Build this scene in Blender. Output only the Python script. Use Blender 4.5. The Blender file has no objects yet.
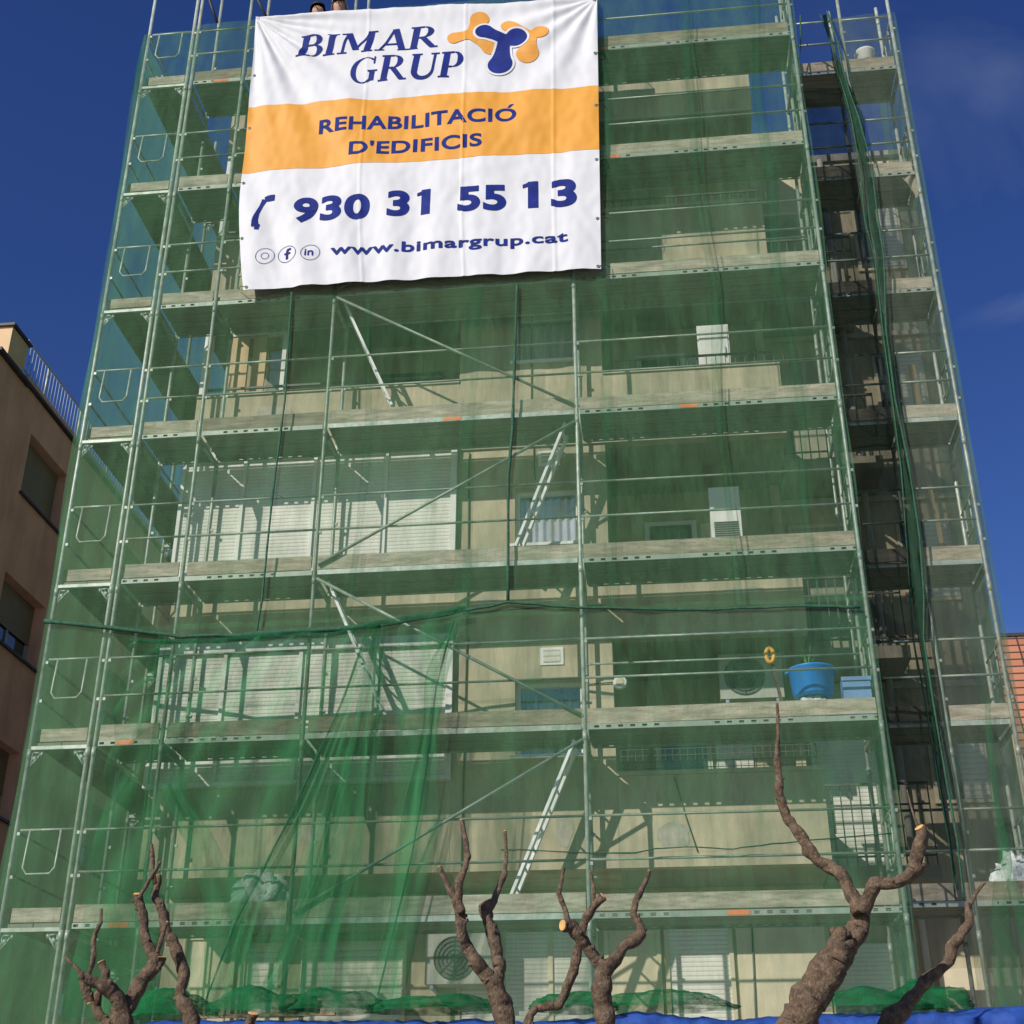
import bpy, bmesh, math, random
from mathutils import Vector, Matrix, noise
random.seed(11)
R = math.radians
TREES = {'A': (((-3.35, -3.7, 2.53, 0.09), (-3.35, -3.701, 2.78, 0.079), (-3.38, -3.687, 2.88, 0.076)),
       ((-3.36, -3.7, 2.85, 0.065), (-3.38, -3.743, 2.95, 0.061), (-3.45, -3.778, 3.02, 0.057), (-3.53, -3.83, 3.06, 0.045), (-3.59, -3.867, 3.08, 0.042), (-3.65, -3.868, 3.11, 0.034)),
       ((-3.62, -3.9, 3.09, 0.017), (-3.71, -3.892, 3.18, 0.014), (-3.79, -3.892, 3.24, 0.011)),
       ((-3.61, -3.85, 3.09, 0.018), (-3.58, -3.875, 3.18, 0.017), (-3.57, -3.888, 3.26, 0.018), (-3.6, -3.871, 3.35, 0.02), (-3.6, -3.849, 3.42, 0.018), (-3.56, -3.858, 3.5, 0.014),
        (-3.58, -3.841, 3.61, 0.009)),
       ((-3.64, -3.85, 3.08, 0.034), (-3.6, -3.838, 2.99, 0.032), (-3.57, -3.828, 2.92, 0.03)),
       ((-3.47, -3.6, 2.78, 0.042), (-3.57, -3.608, 2.85, 0.038), (-3.62, -3.596, 2.91, 0.037), (-3.61, -3.609, 3.01, 0.031), (-3.57, -3.61, 3.08, 0.029), (-3.58, -3.594, 3.17, 0.028),
        (-3.63, -3.582, 3.25, 0.034)),
       ((-3.36, -3.7, 2.85, 0.065), (-3.34, -3.653, 2.91, 0.061), (-3.32, -3.624, 3.0, 0.058), (-3.28, -3.599, 3.11, 0.062), (-3.2, -3.609, 3.19, 0.062), (-3.17, -3.586, 3.28, 0.058)),
       ((-3.18, -3.6, 3.24, 0.051), (-3.24, -3.59, 3.33, 0.043), (-3.28, -3.592, 3.39, 0.041), (-3.32, -3.573, 3.49, 0.039), (-3.34, -3.564, 3.6, 0.04), (-3.39, -3.546, 3.7, 0.04),
        (-3.41, -3.555, 3.77, 0.04)),
       ((-3.38, -3.6, 3.73, 0.016), (-3.33, -3.586, 3.86, 0.015), (-3.28, -3.566, 3.96, 0.015), (-3.25, -3.575, 4.02, 0.011)),
       ((-2.8, -3.6, 2.67, 0.068), (-2.88, -3.578, 2.87, 0.057), (-2.96, -3.567, 2.95, 0.05), (-2.98, -3.538, 3.04, 0.045), (-2.98, -3.511, 3.15, 0.047), (-3.02, -3.509, 3.27, 0.049),
        (-3.1, -3.508, 3.4, 0.046), (-3.16, -3.528, 3.5, 0.043), (-3.2, -3.508, 3.62, 0.041), (-3.25, -3.481, 3.71, 0.038), (-3.3, -3.483, 3.76, 0.029), (-3.29, -3.471, 3.87, 0.029),
        (-3.3, -3.458, 3.93, 0.026)),
       ((-3.28, -3.55, 3.85, 0.018), (-3.31, -3.57, 3.97, 0.018), (-3.33, -3.553, 4.06, 0.021), (-3.35, -3.548, 4.17, 0.012)),
       ((-3.14, -3.7, 3.29, 0.018), (-3.12, -3.705, 3.4, 0.017), (-3.09, -3.697, 3.52, 0.013)),
       ((-2.8, -3.6, 2.68, 0.045), (-2.57, -3.592, 2.63, 0.041), (-2.41, -3.579, 2.73, 0.042), (-2.37, -3.607, 2.85, 0.045))),
 'B': (((-0.44, -3.6, 2.51, 0.088), (-0.45, -3.581, 2.76, 0.074), (-0.49, -3.582, 2.95, 0.079), (-0.55, -3.593, 3.08, 0.071)),
       ((-0.55, -3.6, 3.06, 0.064), (-0.62, -3.608, 3.14, 0.06), (-0.67, -3.654, 3.19, 0.053), (-0.73, -3.646, 3.3, 0.045), (-0.76, -3.694, 3.37, 0.044), (-0.78, -3.699, 3.48, 0.042),
        (-0.79, -3.699, 3.58, 0.042), (-0.82, -3.748, 3.64, 0.03), (-0.87, -3.75, 3.73, 0.023), (-0.94, -3.778, 3.88, 0.016)),
       ((-0.77, -3.75, 3.54, 0.034), (-0.79, -3.759, 3.67, 0.032), (-0.79, -3.767, 3.77, 0.031), (-0.74, -3.766, 3.87, 0.025), (-0.73, -3.718, 3.97, 0.023), (-0.75, -3.717, 4.11, 0.019),
        (-0.79, -3.681, 4.26, 0.014)),
       ((-0.52, -3.6, 3.04, 0.056), (-0.5, -3.553, 3.16, 0.053), (-0.52, -3.543, 3.28, 0.053), (-0.56, -3.532, 3.42, 0.048), (-0.6, -3.51, 3.53, 0.046), (-0.62, -3.474, 3.62, 0.059),
        (-0.55, -3.477, 3.68, 0.031), (-0.51, -3.442, 3.8, 0.026), (-0.48, -3.404, 3.9, 0.022), (-0.47, -3.363, 4.08, 0.016), (-0.48, -3.371, 4.24, 0.014)),
       ((-0.43, -3.6, 2.5, 0.051), (-0.34, -3.615, 2.59, 0.04), (-0.29, -3.614, 2.7, 0.033), (-0.26, -3.597, 2.82, 0.033), (-0.22, -3.562, 2.87, 0.034), (-0.13, -3.562, 2.88, 0.032),
        (-0.05, -3.527, 2.89, 0.037), (0.0, -3.514, 3.0, 0.034), (0.06, -3.515, 3.13, 0.042), (0.09, -3.516, 3.27, 0.035), (0.12, -3.525, 3.4, 0.038), (0.17, -3.541, 3.53, 0.034),
        (0.23, -3.552, 3.61, 0.031), (0.3, -3.53, 3.68, 0.035)),
       ((0.22, -3.5, 3.6, 0.018), (0.23, -3.52, 3.73, 0.015), (0.21, -3.547, 3.88, 0.011))),
 'C': (((0.31, -3.8, 2.49, 0.086), (0.3, -3.798, 2.73, 0.076), (0.28, -3.804, 2.89, 0.069), (0.29, -3.819, 3.06, 0.069), (0.32, -3.814, 3.14, 0.073)),
       ((0.3, -3.8, 3.11, 0.055), (0.23, -3.833, 3.2, 0.044), (0.17, -3.867, 3.27, 0.044), (0.12, -3.924, 3.34, 0.048), (0.07, -3.929, 3.39, 0.055), (0.02, -3.987, 3.39, 0.044)),
       ((0.06, -3.95, 3.42, 0.022), (0.03, -3.93, 3.52, 0.021), (-0.01, -3.952, 3.63, 0.019), (0.01, -3.938, 3.71, 0.015), (0.03, -3.911, 3.82, 0.011)),
       ((0.33, -3.8, 3.11, 0.055), (0.39, -3.753, 3.19, 0.046), (0.45, -3.746, 3.27, 0.044), (0.53, -3.72, 3.32, 0.046), (0.59, -3.711, 3.36, 0.047), (0.58, -3.661, 3.43, 0.035),
        (0.53, -3.643, 3.52, 0.032), (0.55, -3.616, 3.62, 0.025), (0.59, -3.556, 3.7, 0.023), (0.63, -3.505, 3.79, 0.019), (0.66, -3.446, 3.88, 0.014))),
 'D': (((1.55, -4.0, 2.52, 0.145), (1.63, -3.993, 2.69, 0.14), (1.77, -3.978, 2.88, 0.13), (1.91, -3.96, 3.08, 0.121), (2.06, -3.934, 3.23, 0.093), (2.16, -3.919, 3.36, 0.076),
        (2.18, -3.894, 3.48, 0.073)),
       ((2.17, -4.0, 3.44, 0.065), (2.12, -3.982, 3.56, 0.051), (2.09, -3.935, 3.68, 0.048), (2.05, -3.907, 3.75, 0.055), (1.99, -3.862, 3.8, 0.048), (1.91, -3.866, 3.84, 0.044),
        (1.86, -3.848, 3.93, 0.052), (1.83, -3.843, 4.01, 0.045), (1.78, -3.82, 4.09, 0.042), (1.73, -3.796, 4.18, 0.042), (1.69, -3.805, 4.31, 0.034), (1.69, -3.802, 4.46, 0.031),
        (1.69, -3.795, 4.64, 0.025), (1.72, -3.75, 4.85, 0.016), (1.74, -3.714, 5.12, 0.01)),
       ((2.17, -4.0, 3.44, 0.057), (2.23, -4.012, 3.54, 0.049), (2.28, -4.064, 3.63, 0.052), (2.35, -4.087, 3.62, 0.043), (2.42, -4.139, 3.62, 0.041), (2.49, -4.199, 3.64, 0.046),
        (2.55, -4.207, 3.69, 0.05), (2.57, -4.254, 3.8, 0.053), (2.61, -4.301, 3.89, 0.053), (2.6, -4.302, 3.96, 0.039)),
       ((2.62, -4.15, 3.98, 0.01), (2.59, -4.163, 4.13, 0.008), (2.58, -4.135, 4.28, 0.006)), ((1.95, -4.03, 3.1, 0.085), (1.98, -4.019, 3.21, 0.078), (1.99, -4.037, 3.29, 0.064))),
 'E': (((2.19, -3.4, 2.5, 0.087), (2.37, -3.379, 2.76, 0.077), (2.48, -3.341, 2.86, 0.067), (2.59, -3.307, 2.96, 0.045), (2.69, -3.309, 3.06, 0.049), (2.79, -3.307, 3.13, 0.041),
        (2.87, -3.317, 3.19, 0.041), (2.9, -3.329, 3.29, 0.049), (2.97, -3.345, 3.38, 0.034), (3.05, -3.347, 3.46, 0.034), (3.06, -3.33, 3.61, 0.025)),
       ((3.06, -3.3, 3.57, 0.02), (3.14, -3.289, 3.69, 0.015), (3.22, -3.299, 3.77, 0.011)))}
TXT = {'bimar': ((-3.92, 16.32), (-1.9, 16.3), 0.41),
 'd13': ((-0.57, 13.29), (0.08, 13.27), 0.41),
 'd31': ((-2.46, 13.28), (-1.88, 13.29), 0.4),
 'd55': ((-1.51, 13.29), (-0.86, 13.28), 0.4),
 'd930': ((-3.75, 13.31), (-2.7, 13.29), 0.39),
 'edi': ((-3.04, 14.4), (-1.19, 14.37), 0.22),
 'grup': ((-3.13, 15.73), (-1.53, 15.7), 0.48),
 'reh': ((-3.5, 14.86), (-0.72, 14.8), 0.23),
 'web': ((-3.19, 12.68), (-0.05, 12.66), 0.17)}
LOGO = {'b': ((-0.89, 16.33, 0.084), (-1.18, 16.51, 0.129), (-0.72, 16.34, 0.158), (-0.95, 15.87, 0.178)),
 'o1': ((-1.36, 16.47, 0.104), (-1.25, 16.76, 0.141), (-1.61, 16.43, 0.104), (-1.07, 16.25, 0.163)),
 'o2': ((-0.53, 16.33, 0.119), (-0.84, 16.59, 0.104), (-0.38, 16.4, 0.129), (-0.56, 16.02, 0.163))}
PHONE = ((-4.03, 13.75, 0.05), (-4.11, 13.75, 0.055), (-4.17, 13.74, 0.04), (-4.21, 13.62, 0.025), (-4.25, 13.49, 0.028), (-4.27, 13.38, 0.04), (-4.26, 13.26, 0.05), (-4.2, 13.25, 0.045))
ICON = ((-4.08, 12.76), (-3.78, 12.76), (-3.46, 12.75))
LAD = (((-2.35, 0.38, 10.56), (-3.11, 0.38, 12.33)), ((-0.78, 0.38, 8.5), (-0.16, 0.38, 10.16)), ((-2.3, 0.38, 6.52), (-3.02, 0.38, 8.15)), ((-0.84, 0.38, 4.42), (-0.13, 0.38, 6.1)))
Q = {'ac_g': ((-2.0, 1.75, 4.32), (-1.13, 1.75, 3.76)),
 'ac_l1': ((1.56, 1.5, 7.53), (2.32, 1.5, 6.96)),
 'ac_l2': ((1.58, 1.15, 9.65), (1.94, 1.15, 8.83)),
 'bagL0': ((-3.84, 0.3, 4.72), (-3.28, 0.3, 4.41)),
 'bagR': ((4.49, 1.3, 4.91), (4.73, 1.3, 4.65)),
 'bagTL': (-6.26, 0.3, 16.78),
 'braces': (((-3.06, -0.03, 12.08), (-0.04, -0.03, 10.31)), ((-3.14, -0.03, 8.4), (-0.09, -0.03, 9.99)), ((-3.09, -0.03, 8.11), (-0.01, -0.03, 6.35)), ((-2.28, -0.03, 4.69), (-0.02, -0.03, 5.97)),
            ((-2.99, -0.03, 12.11), (-0.01, -0.03, 12.14))),
 'bucket': ((4.34, 1.4, 17.36), (4.51, 1.4, 16.93)),
 'bundle': ((3.81, 0.9, 17.44), (3.87, 0.9, 16.8), (3.89, 0.9, 16.3), (3.98, 0.9, 15.8), (4.06, 0.9, 15.32), (4.1, 0.9, 14.39), (4.05, 0.9, 13.52), (4.07, 0.9, 12.84), (3.99, 0.9, 11.71),
            (3.97, 0.9, 10.64), (3.98, 0.9, 9.63), (3.96, 0.9, 8.67), (3.93, 0.9, 7.89), (3.89, 0.9, 7.39), (3.88, 0.9, 6.66), (3.86, 0.9, 5.73), (3.87, 0.9, 5.07), (3.88, 0.9, 4.43)),
 'cab_l3': ((1.6, 1.5, 12.37), (2.03, 1.5, 11.73)),
 'cordA': ((-3.69, -0.12, 12.19), (-3.65, -0.12, 10.53), (-3.7, -0.12, 9.12), (-3.71, -0.12, 7.81), (-3.74, -0.12, 7.37)),
 'cordB': ((-0.72, -0.12, 12.07), (-0.76, -0.12, 10.63), (-0.78, -0.12, 9.91), (-0.83, -0.12, 9.23), (-0.83, -0.12, 7.67)),
 'crate': ((2.83, 0.4, 6.72), (3.16, 0.4, 6.44)),
 'disc': (0.38, 0.82, 6.97),
 'drape': ((-5.21, -0.2, 7.35), (-1.25, -0.2, 7.42), (-5.42, -0.2, 3.41), (-1.9, -0.2, 3.37), (-1.34, -0.2, 7.0)),
 'drips': (((-2.31, -0.16, 7.33), (-2.42, -0.16, 6.53), (-2.59, -0.16, 5.52), (-2.8, -0.16, 4.57), (-3.06, -0.16, 3.77), (-3.31, -0.16, 3.34)),
           ((-2.23, -0.16, 7.33), (-2.28, -0.16, 6.64), (-2.39, -0.16, 5.41), (-2.52, -0.16, 4.36), (-2.62, -0.16, 3.38)),
           ((-1.42, -0.16, 7.2), (-1.58, -0.16, 6.73), (-1.68, -0.16, 6.05), (-1.73, -0.16, 5.07), (-1.88, -0.16, 4.05), (-2.05, -0.16, 3.28)),
           ((-4.75, -0.16, 7.34), (-4.72, -0.16, 6.38), (-4.68, -0.16, 4.93), (-4.66, -0.16, 4.1))),
 'dry': ((1.81, 1.5, 10.31), (1.84, 1.5, 9.79)),
 'heads': ((-3.45, 0.1, 17.63), (-3.72, 0.1, 17.52), (-4.15, -0.05, 17.3)),
 'house': (12.69, 30.0, 18.56),
 'lamp': (4.95, 2.5, 5.56),
 'lb': ((-9.5, 3.33, 14.47), (-9.5, 3.88, 14.53), (-9.5, 3.47, 13.91), (-9.5, 2.98, 14.21), (-9.5, 3.88, 14.32), (-9.5, 6.33, 14.72), (-9.5, 4.15, 13.83)),
 'plank': ((4.48, 1.7, 11.65), (4.52, 1.7, 10.94), (4.52, 1.7, 9.74), (4.51, 1.7, 8.91)),
 'rag': (4.7, 1.0, 14.28),
 'rope1': ((3.07, -0.12, 7.4), (2.2, -0.12, 7.46), (1.32, -0.12, 7.45), (-0.24, -0.12, 7.57), (-0.83, -0.12, 7.65), (-1.49, -0.12, 7.53), (-2.3, -0.12, 7.42), (-3.76, -0.12, 7.38),
           (-4.65, -0.12, 7.39), (-5.01, -0.12, 7.47), (-6.32, -0.12, 7.66)),
 'slant': ((-5.84, 0.7, 18.95), (-5.57, 0.7, 18.17), (-5.06, 0.7, 18.85), (-4.78, 0.7, 18.2)),
 'tarp': ((-4.0, -0.3, 3.23), (1.05, -0.3, 3.21), (3.87, -0.3, 3.28)),
 'tub': ((2.28, 0.4, 6.92), (2.77, 0.4, 6.56)),
 'yel': (2.09, 0.4, 7.06)}
scene = bpy.context.scene
col = scene.collection
Z0 = 4.15                      # underside of the lowest deck
def ZL(i): return Z0 + 2.0 * i
TOP = 17.28

# ---------------------------------------------------------------- helpers
class MB:
    def __init__(s): s.v = []; s.f = []; s.sm = []
    def add(s, vs, fs, smooth=False):
        o = len(s.v); s.v += [tuple(v) for v in vs]
        for f in fs: s.f.append(tuple(o + i for i in f)); s.sm.append(smooth)
        return s
    def box(s, x0, x1, y0, y1, z0, z1):
        vs = [(x, y, z) for x in (x0, x1) for y in (y0, y1) for z in (z0, z1)]
        return s.add(vs, [(0,1,3,2),(4,6,7,5),(0,4,5,1),(2,3,7,6),(0,2,6,4),(1,5,7,3)])
    def obox(s, c, ax, ay, az, hx, hy, hz):
        c = Vector(c); vs = []
        for i in (-1,1):
            for j in (-1,1):
                for k in (-1,1): vs.append(c + ax*hx*i + ay*hy*j + az*hz*k)
        return s.add(vs, [(0,1,3,2),(4,6,7,5),(0,4,5,1),(2,3,7,6),(0,2,6,4),(1,5,7,3)])
    def bar(s, a, b, w, h, up=(0,0,1)):
        a = Vector(a); b = Vector(b); d = (b-a); L = d.length; d.normalize()
        u = Vector(up); sd = d.cross(u)
        if sd.length < 1e-4: sd = d.cross(Vector((0,1,0)))
        sd.normalize(); u = sd.cross(d).normalized()
        return s.obox((a+b)/2, d, sd, u, L/2, w/2, h/2)
    def tube(s, pts, rad, n=8, cap=True, wob=0.0, seed=0, flat=1.0):
        pts = [Vector(p) for p in pts]
        if not isinstance(rad, (list, tuple)): rad = [rad]*len(pts)
        o = len(s.v); ref = Vector((0.13, 0.97, 0.05))
        prev = None
        for i, p in enumerate(pts):
            t = (pts[min(i+1, len(pts)-1)] - pts[max(i-1, 0)]).normalized()
            if prev is None:
                x = t.cross(ref)
                if x.length < 1e-3: x = t.cross(Vector((1,0,0)))
            else:
                x = prev - t*prev.dot(t)
            x.normalize(); prev = x; y = t.cross(x)
            for k in range(n):
                a = 2*math.pi*k/n; r = rad[i]
                if wob: r *= 1 + wob*noise.noise(Vector((p.x*9+math.cos(a)*1.3+seed, p.y*9+math.sin(a)*1.3, p.z*9)))*2
                s.v.append(tuple(p + x*(math.cos(a)*r) + y*(math.sin(a)*r*flat)))
        for i in range(len(pts)-1):
            for k in range(n):
                s.f.append((o+i*n+k, o+i*n+(k+1)%n, o+(i+1)*n+(k+1)%n, o+(i+1)*n+k)); s.sm.append(True)
        if cap:
            s.f.append(tuple(o+k for k in range(n))[::-1]); s.sm.append(False)
            e = o+(len(pts)-1)*n
            s.f.append(tuple(e+k for k in range(n))); s.sm.append(False)
        return s
    def lathe(s, c, prof, n=28):
        o = len(s.v); m = len(prof)
        for r, z in prof:
            for k in range(n):
                a = 2*math.pi*k/n; s.v.append((c[0]+r*math.cos(a), c[1]+r*math.sin(a), c[2]+z))
        for i in range(m-1):
            for k in range(n):
                s.f.append((o+i*n+k, o+i*n+(k+1)%n, o+(i+1)*n+(k+1)%n, o+(i+1)*n+k)); s.sm.append(True)
        return s
    def grid(s, fn, nu, nv, smooth=True):
        o = len(s.v)
        for j in range(nv+1):
            for i in range(nu+1): s.v.append(tuple(fn(i/nu, j/nv)))
        for j in range(nv):
            for i in range(nu):
                a = o+j*(nu+1)+i; s.f.append((a, a+1, a+nu+2, a+nu+1)); s.sm.append(smooth)
        return s
    def build(s, name, m, parent=None):
        me = bpy.data.meshes.new(name); me.from_pydata(s.v, [], s.f); me.update()
        for p, q in zip(me.polygons, s.sm): p.use_smooth = q
        if m: me.materials.append(m)
        o = bpy.data.objects.new(name, me); col.objects.link(o)
        if parent is not None:
            o.parent = parent
            w = Vector((0,0,0)); q = parent
            while q is not None: w += q.location; q = q.parent
            me.transform(Matrix.Translation(-w))
        return o
def tag(o, label=None, cat=None, group=None, kind=None):
    if label: o['label'] = label
    if cat: o['category'] = cat
    if group: o['group'] = group
    if kind: o['kind'] = kind
    return o
def thing(name, loc, label, cat, group=None):
    o = bpy.data.objects.new(name, None); col.objects.link(o); o.location = loc
    o.empty_display_size = 0.2
    return tag(o, label, cat, group)

# ---------------------------------------------------------------- materials
def newmat(name):
    m = bpy.data.materials.new(name); m.use_nodes = True
    nt = m.node_tree; nt.nodes.clear()
    return m, nt, nt.nodes.new('ShaderNodeOutputMaterial')
def nz(nt, scale=5, detail=4, sc=(1,1,1), rough=.55):
    t = nt.nodes.new('ShaderNodeTexCoord'); mp = nt.nodes.new('ShaderNodeMapping'); mp.inputs['Scale'].default_value = sc
    g = nt.nodes.new('ShaderNodeNewGeometry')
    n = nt.nodes.new('ShaderNodeTexNoise'); n.inputs['Scale'].default_value = scale; n.inputs['Detail'].default_value = detail
    n.inputs['Roughness'].default_value = rough
    nt.links.new(g.outputs['Position'], mp.inputs['Vector']); nt.links.new(mp.outputs['Vector'], n.inputs['Vector'])
    return n.outputs['Fac']
def ramp(nt, fac, stops):
    r = nt.nodes.new('ShaderNodeValToRGB'); e = r.color_ramp.elements
    while len(e) < len(stops): e.new(.5)
    for k, (p, c) in enumerate(stops):
        e[k].position = p; e[k].color = (c[0], c[1], c[2], 1) if not isinstance(c, (int, float)) else (c, c, c, 1)
    nt.links.new(fac, r.inputs['Fac']); return r.outputs['Color']
def mul(nt, a, b, f=1.0):
    m = nt.nodes.new('ShaderNodeMix'); m.data_type = 'RGBA'; m.blend_type = 'MULTIPLY'; m.inputs[0].default_value = f
    nt.links.new(a, m.inputs[6]); nt.links.new(b, m.inputs[7]); return m.outputs[2]
def mat(name, c, rough=.75, var=.25, scale=3.0, sc=(1,1,1), metal=0, bump=.0, bscale=40, c2=None, c2pos=(.5,.7), stain=None, spec=.4, rnd=0):
    m, nt, out = newmat(name)
    b = nt.nodes.new('ShaderNodeBsdfPrincipled'); nt.links.new(b.outputs[0], out.inputs[0])
    lo = tuple(x*(1-var) for x in c); hi = tuple(min(1, x*(1+var)) for x in c)
    cc = ramp(nt, nz(nt, scale, 6, sc), [(.3, lo), (.7, hi)])
    if c2:
        f = ramp(nt, nz(nt, scale*1.7+1.3, 8, sc, .7), [(c2pos[0], 0.0), (c2pos[1], 1.0)])
        mx = nt.nodes.new('ShaderNodeMix'); mx.data_type = 'RGBA'; nt.links.new(f, mx.inputs[0]); nt.links.new(cc, mx.inputs[6]); mx.inputs[7].default_value = (*c2, 1); cc = mx.outputs[2]
    if stain:
        s_ = ramp(nt, nz(nt, 2.2, 6, (1.8, 1.8, .22), .6), [(.42, (1,1,1)), (.72, (1-stain,)*3)])
        cc = mul(nt, cc, s_)
    if rnd:
        oi = nt.nodes.new('ShaderNodeObjectInfo'); cc = mul(nt, cc, ramp(nt, oi.outputs['Random'], [(0, (1-rnd, 1-rnd*1.1, 1-rnd*1.2)), (.5, (1,.97,.93)), (1, (1.0,1.0,1.0))]))
    nt.links.new(cc, b.inputs['Base Color']); b.inputs['Roughness'].default_value = rough; b.inputs['Metallic'].default_value = metal
    b.inputs['Specular IOR Level'].default_value = spec
    if bump:
        bp = nt.nodes.new('ShaderNodeBump'); bp.inputs['Strength'].default_value = bump; bp.inputs['Distance'].default_value = .02
        nt.links.new(nz(nt, bscale, 6), bp.inputs['Height']); nt.links.new(bp.outputs[0], b.inputs['Normal'])
    return m
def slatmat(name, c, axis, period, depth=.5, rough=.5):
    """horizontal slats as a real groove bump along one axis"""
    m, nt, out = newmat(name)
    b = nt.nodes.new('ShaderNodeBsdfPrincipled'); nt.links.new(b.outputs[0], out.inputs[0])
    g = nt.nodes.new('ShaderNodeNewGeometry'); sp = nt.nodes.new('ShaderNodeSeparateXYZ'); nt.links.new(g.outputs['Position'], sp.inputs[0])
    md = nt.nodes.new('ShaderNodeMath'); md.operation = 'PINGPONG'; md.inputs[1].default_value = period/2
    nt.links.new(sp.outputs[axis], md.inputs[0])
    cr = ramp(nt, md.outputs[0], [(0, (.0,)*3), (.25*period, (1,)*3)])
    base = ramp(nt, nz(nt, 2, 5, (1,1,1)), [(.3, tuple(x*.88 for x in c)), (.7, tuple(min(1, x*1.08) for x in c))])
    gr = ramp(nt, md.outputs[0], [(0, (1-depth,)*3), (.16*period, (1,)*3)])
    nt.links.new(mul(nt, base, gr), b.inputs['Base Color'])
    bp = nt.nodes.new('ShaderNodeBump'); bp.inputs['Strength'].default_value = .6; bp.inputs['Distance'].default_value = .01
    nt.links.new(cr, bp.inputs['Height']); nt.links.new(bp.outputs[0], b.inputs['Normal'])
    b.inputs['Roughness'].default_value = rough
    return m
def netmat(name, dens, c=(.05,.42,.17), var=.12, streak=7.0, trans=.55, zsc=.22):
    m, nt, out = newmat(name)
    tr = nt.nodes.new('ShaderNodeBsdfTransparent')
    d = nt.nodes.new('ShaderNodeBsdfDiffuse'); t = nt.nodes.new('ShaderNodeBsdfTranslucent')
    cc = ramp(nt, nz(nt, 2.5, 4, (1.5, 1.5, .4)), [(.3, tuple(x*.8 for x in c)), (.7, tuple(min(1, x*1.2) for x in c))])
    nt.links.new(cc, d.inputs[0]); nt.links.new(cc, t.inputs[0])
    mm = nt.nodes.new('ShaderNodeMixShader'); mm.inputs[0].default_value = trans
    nt.links.new(d.outputs[0], mm.inputs[1]); nt.links.new(t.outputs[0], mm.inputs[2])
    f1 = nz(nt, streak, 5, (1, 1, zsc), .6); f2 = nz(nt, 1.1, 3, (1,1,.5)); f3 = nz(nt, 26, 3, (1.6,1.6,.25))
    def mr(f, a, b_):
        q = nt.nodes.new('ShaderNodeMapRange'); q.inputs[1].default_value = .3; q.inputs[2].default_value = .7
        q.inputs[3].default_value = a; q.inputs[4].default_value = b_; nt.links.new(f, q.inputs[0]); return q.outputs[0]
    def am(a, b_):
        q = nt.nodes.new('ShaderNodeMath'); q.operation = 'ADD'; nt.links.new(a, q.inputs[0]); nt.links.new(b_, q.inputs[1]); return q.outputs[0]
    f4 = nz(nt, 1.0, 4, (.8,.8,7), .6)
    s_ = am(am(am(mr(f4, -.03, .03), mr(f1, dens-var/2, dens+var/2)), mr(f2, -var*.3, var*.3)), mr(f3, -.045, .045))
    cl = nt.nodes.new('ShaderNodeClamp'); cl.inputs[1].default_value = .04; cl.inputs[2].default_value = .97; nt.links.new(s_, cl.inputs[0])
    ms = nt.nodes.new('ShaderNodeMixShader'); nt.links.new(cl.outputs[0], ms.inputs[0])
    nt.links.new(tr.outputs[0], ms.inputs[1]); nt.links.new(mm.outputs[0], ms.inputs[2]); nt.links.new(ms.outputs[0], out.inputs[0])
    return m
def holemat(name, c):
    """galvanised rail with rows of punched slots"""
    m, nt, out = newmat(name)
    b = nt.nodes.new('ShaderNodeBsdfPrincipled'); b.inputs['Roughness'].default_value = .5; b.inputs['Metallic'].default_value = .15
    nt.links.new(ramp(nt, nz(nt, 6, 5), [(.3, tuple(x*.75 for x in c)), (.7, c)]), b.inputs['Base Color'])
    t = nt.nodes.new('ShaderNodeTexCoord'); sp = nt.nodes.new('ShaderNodeSeparateXYZ'); nt.links.new(t.outputs['Generated'], sp.inputs[0])
    t2 = nt.nodes.new('ShaderNodeNewGeometry'); s2 = nt.nodes.new('ShaderNodeSeparateXYZ'); nt.links.new(t2.outputs['Position'], s2.inputs[0])
    def mt(op, a, b_=None):
        q = nt.nodes.new('ShaderNodeMath'); q.operation = op
        for k, v in enumerate((a, b_)):
            if v is None: continue
            if isinstance(v, (int, float)): q.inputs[k].default_value = v
            else: nt.links.new(v, q.inputs[k])
        return q.outputs[0]
    px = mt('PINGPONG', s2.outputs[0], .065)
    a = mt('LESS_THAN', px, .027)
    zc = mt('ABSOLUTE', mt('SUBTRACT', sp.outputs[2], .52)); a2 = mt('LESS_THAN', zc, .24)
    w = mt('SINE', mt('MULTIPLY', s2.outputs[0], 4.3)); a3 = mt('GREATER_THAN', w, -.35)
    hole = mt('MULTIPLY', mt('MULTIPLY', a, a2), a3)
    tr = nt.nodes.new('ShaderNodeBsdfTransparent'); ms = nt.nodes.new('ShaderNodeMixShader')
    nt.links.new(hole, ms.inputs[0]); nt.links.new(b.outputs[0], ms.inputs[1]); nt.links.new(tr.outputs[0], ms.inputs[2]); nt.links.new(ms.outputs[0], out.inputs[0])
    return m

M = {}
M['steel'] = mat('galvanised_steel', (.30,.35,.30), .5, .3, 8, metal=.3, c2=(.24,.15,.09), c2pos=(.6,.75), rnd=.3)
M['steel_light'] = mat('bright_steel', (.42,.47,.41), .45, .3, 9, metal=.2, c2=(.26,.18,.11), c2pos=(.62,.76), rnd=.2)
M['steel_hole'] = holemat('punched_steel', (.36,.41,.34))
M['plank'] = mat('weathered_plank', (.41,.375,.29), .85, .35, 5, (.5, 3, 3), bump=.3, c2=(.25,.19,.14), c2pos=(.48,.7), rnd=.38)
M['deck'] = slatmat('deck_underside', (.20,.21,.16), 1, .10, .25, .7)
M['alu'] = mat('aluminium', (.82,.83,.80), .5, .1, 6, metal=.0)
M['wall'] = mat('beige_render', (.50,.435,.30), .9, .14, 1.4, bump=.2, stain=.42, c2=(.38,.36,.30), c2pos=(.62,.85))
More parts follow.
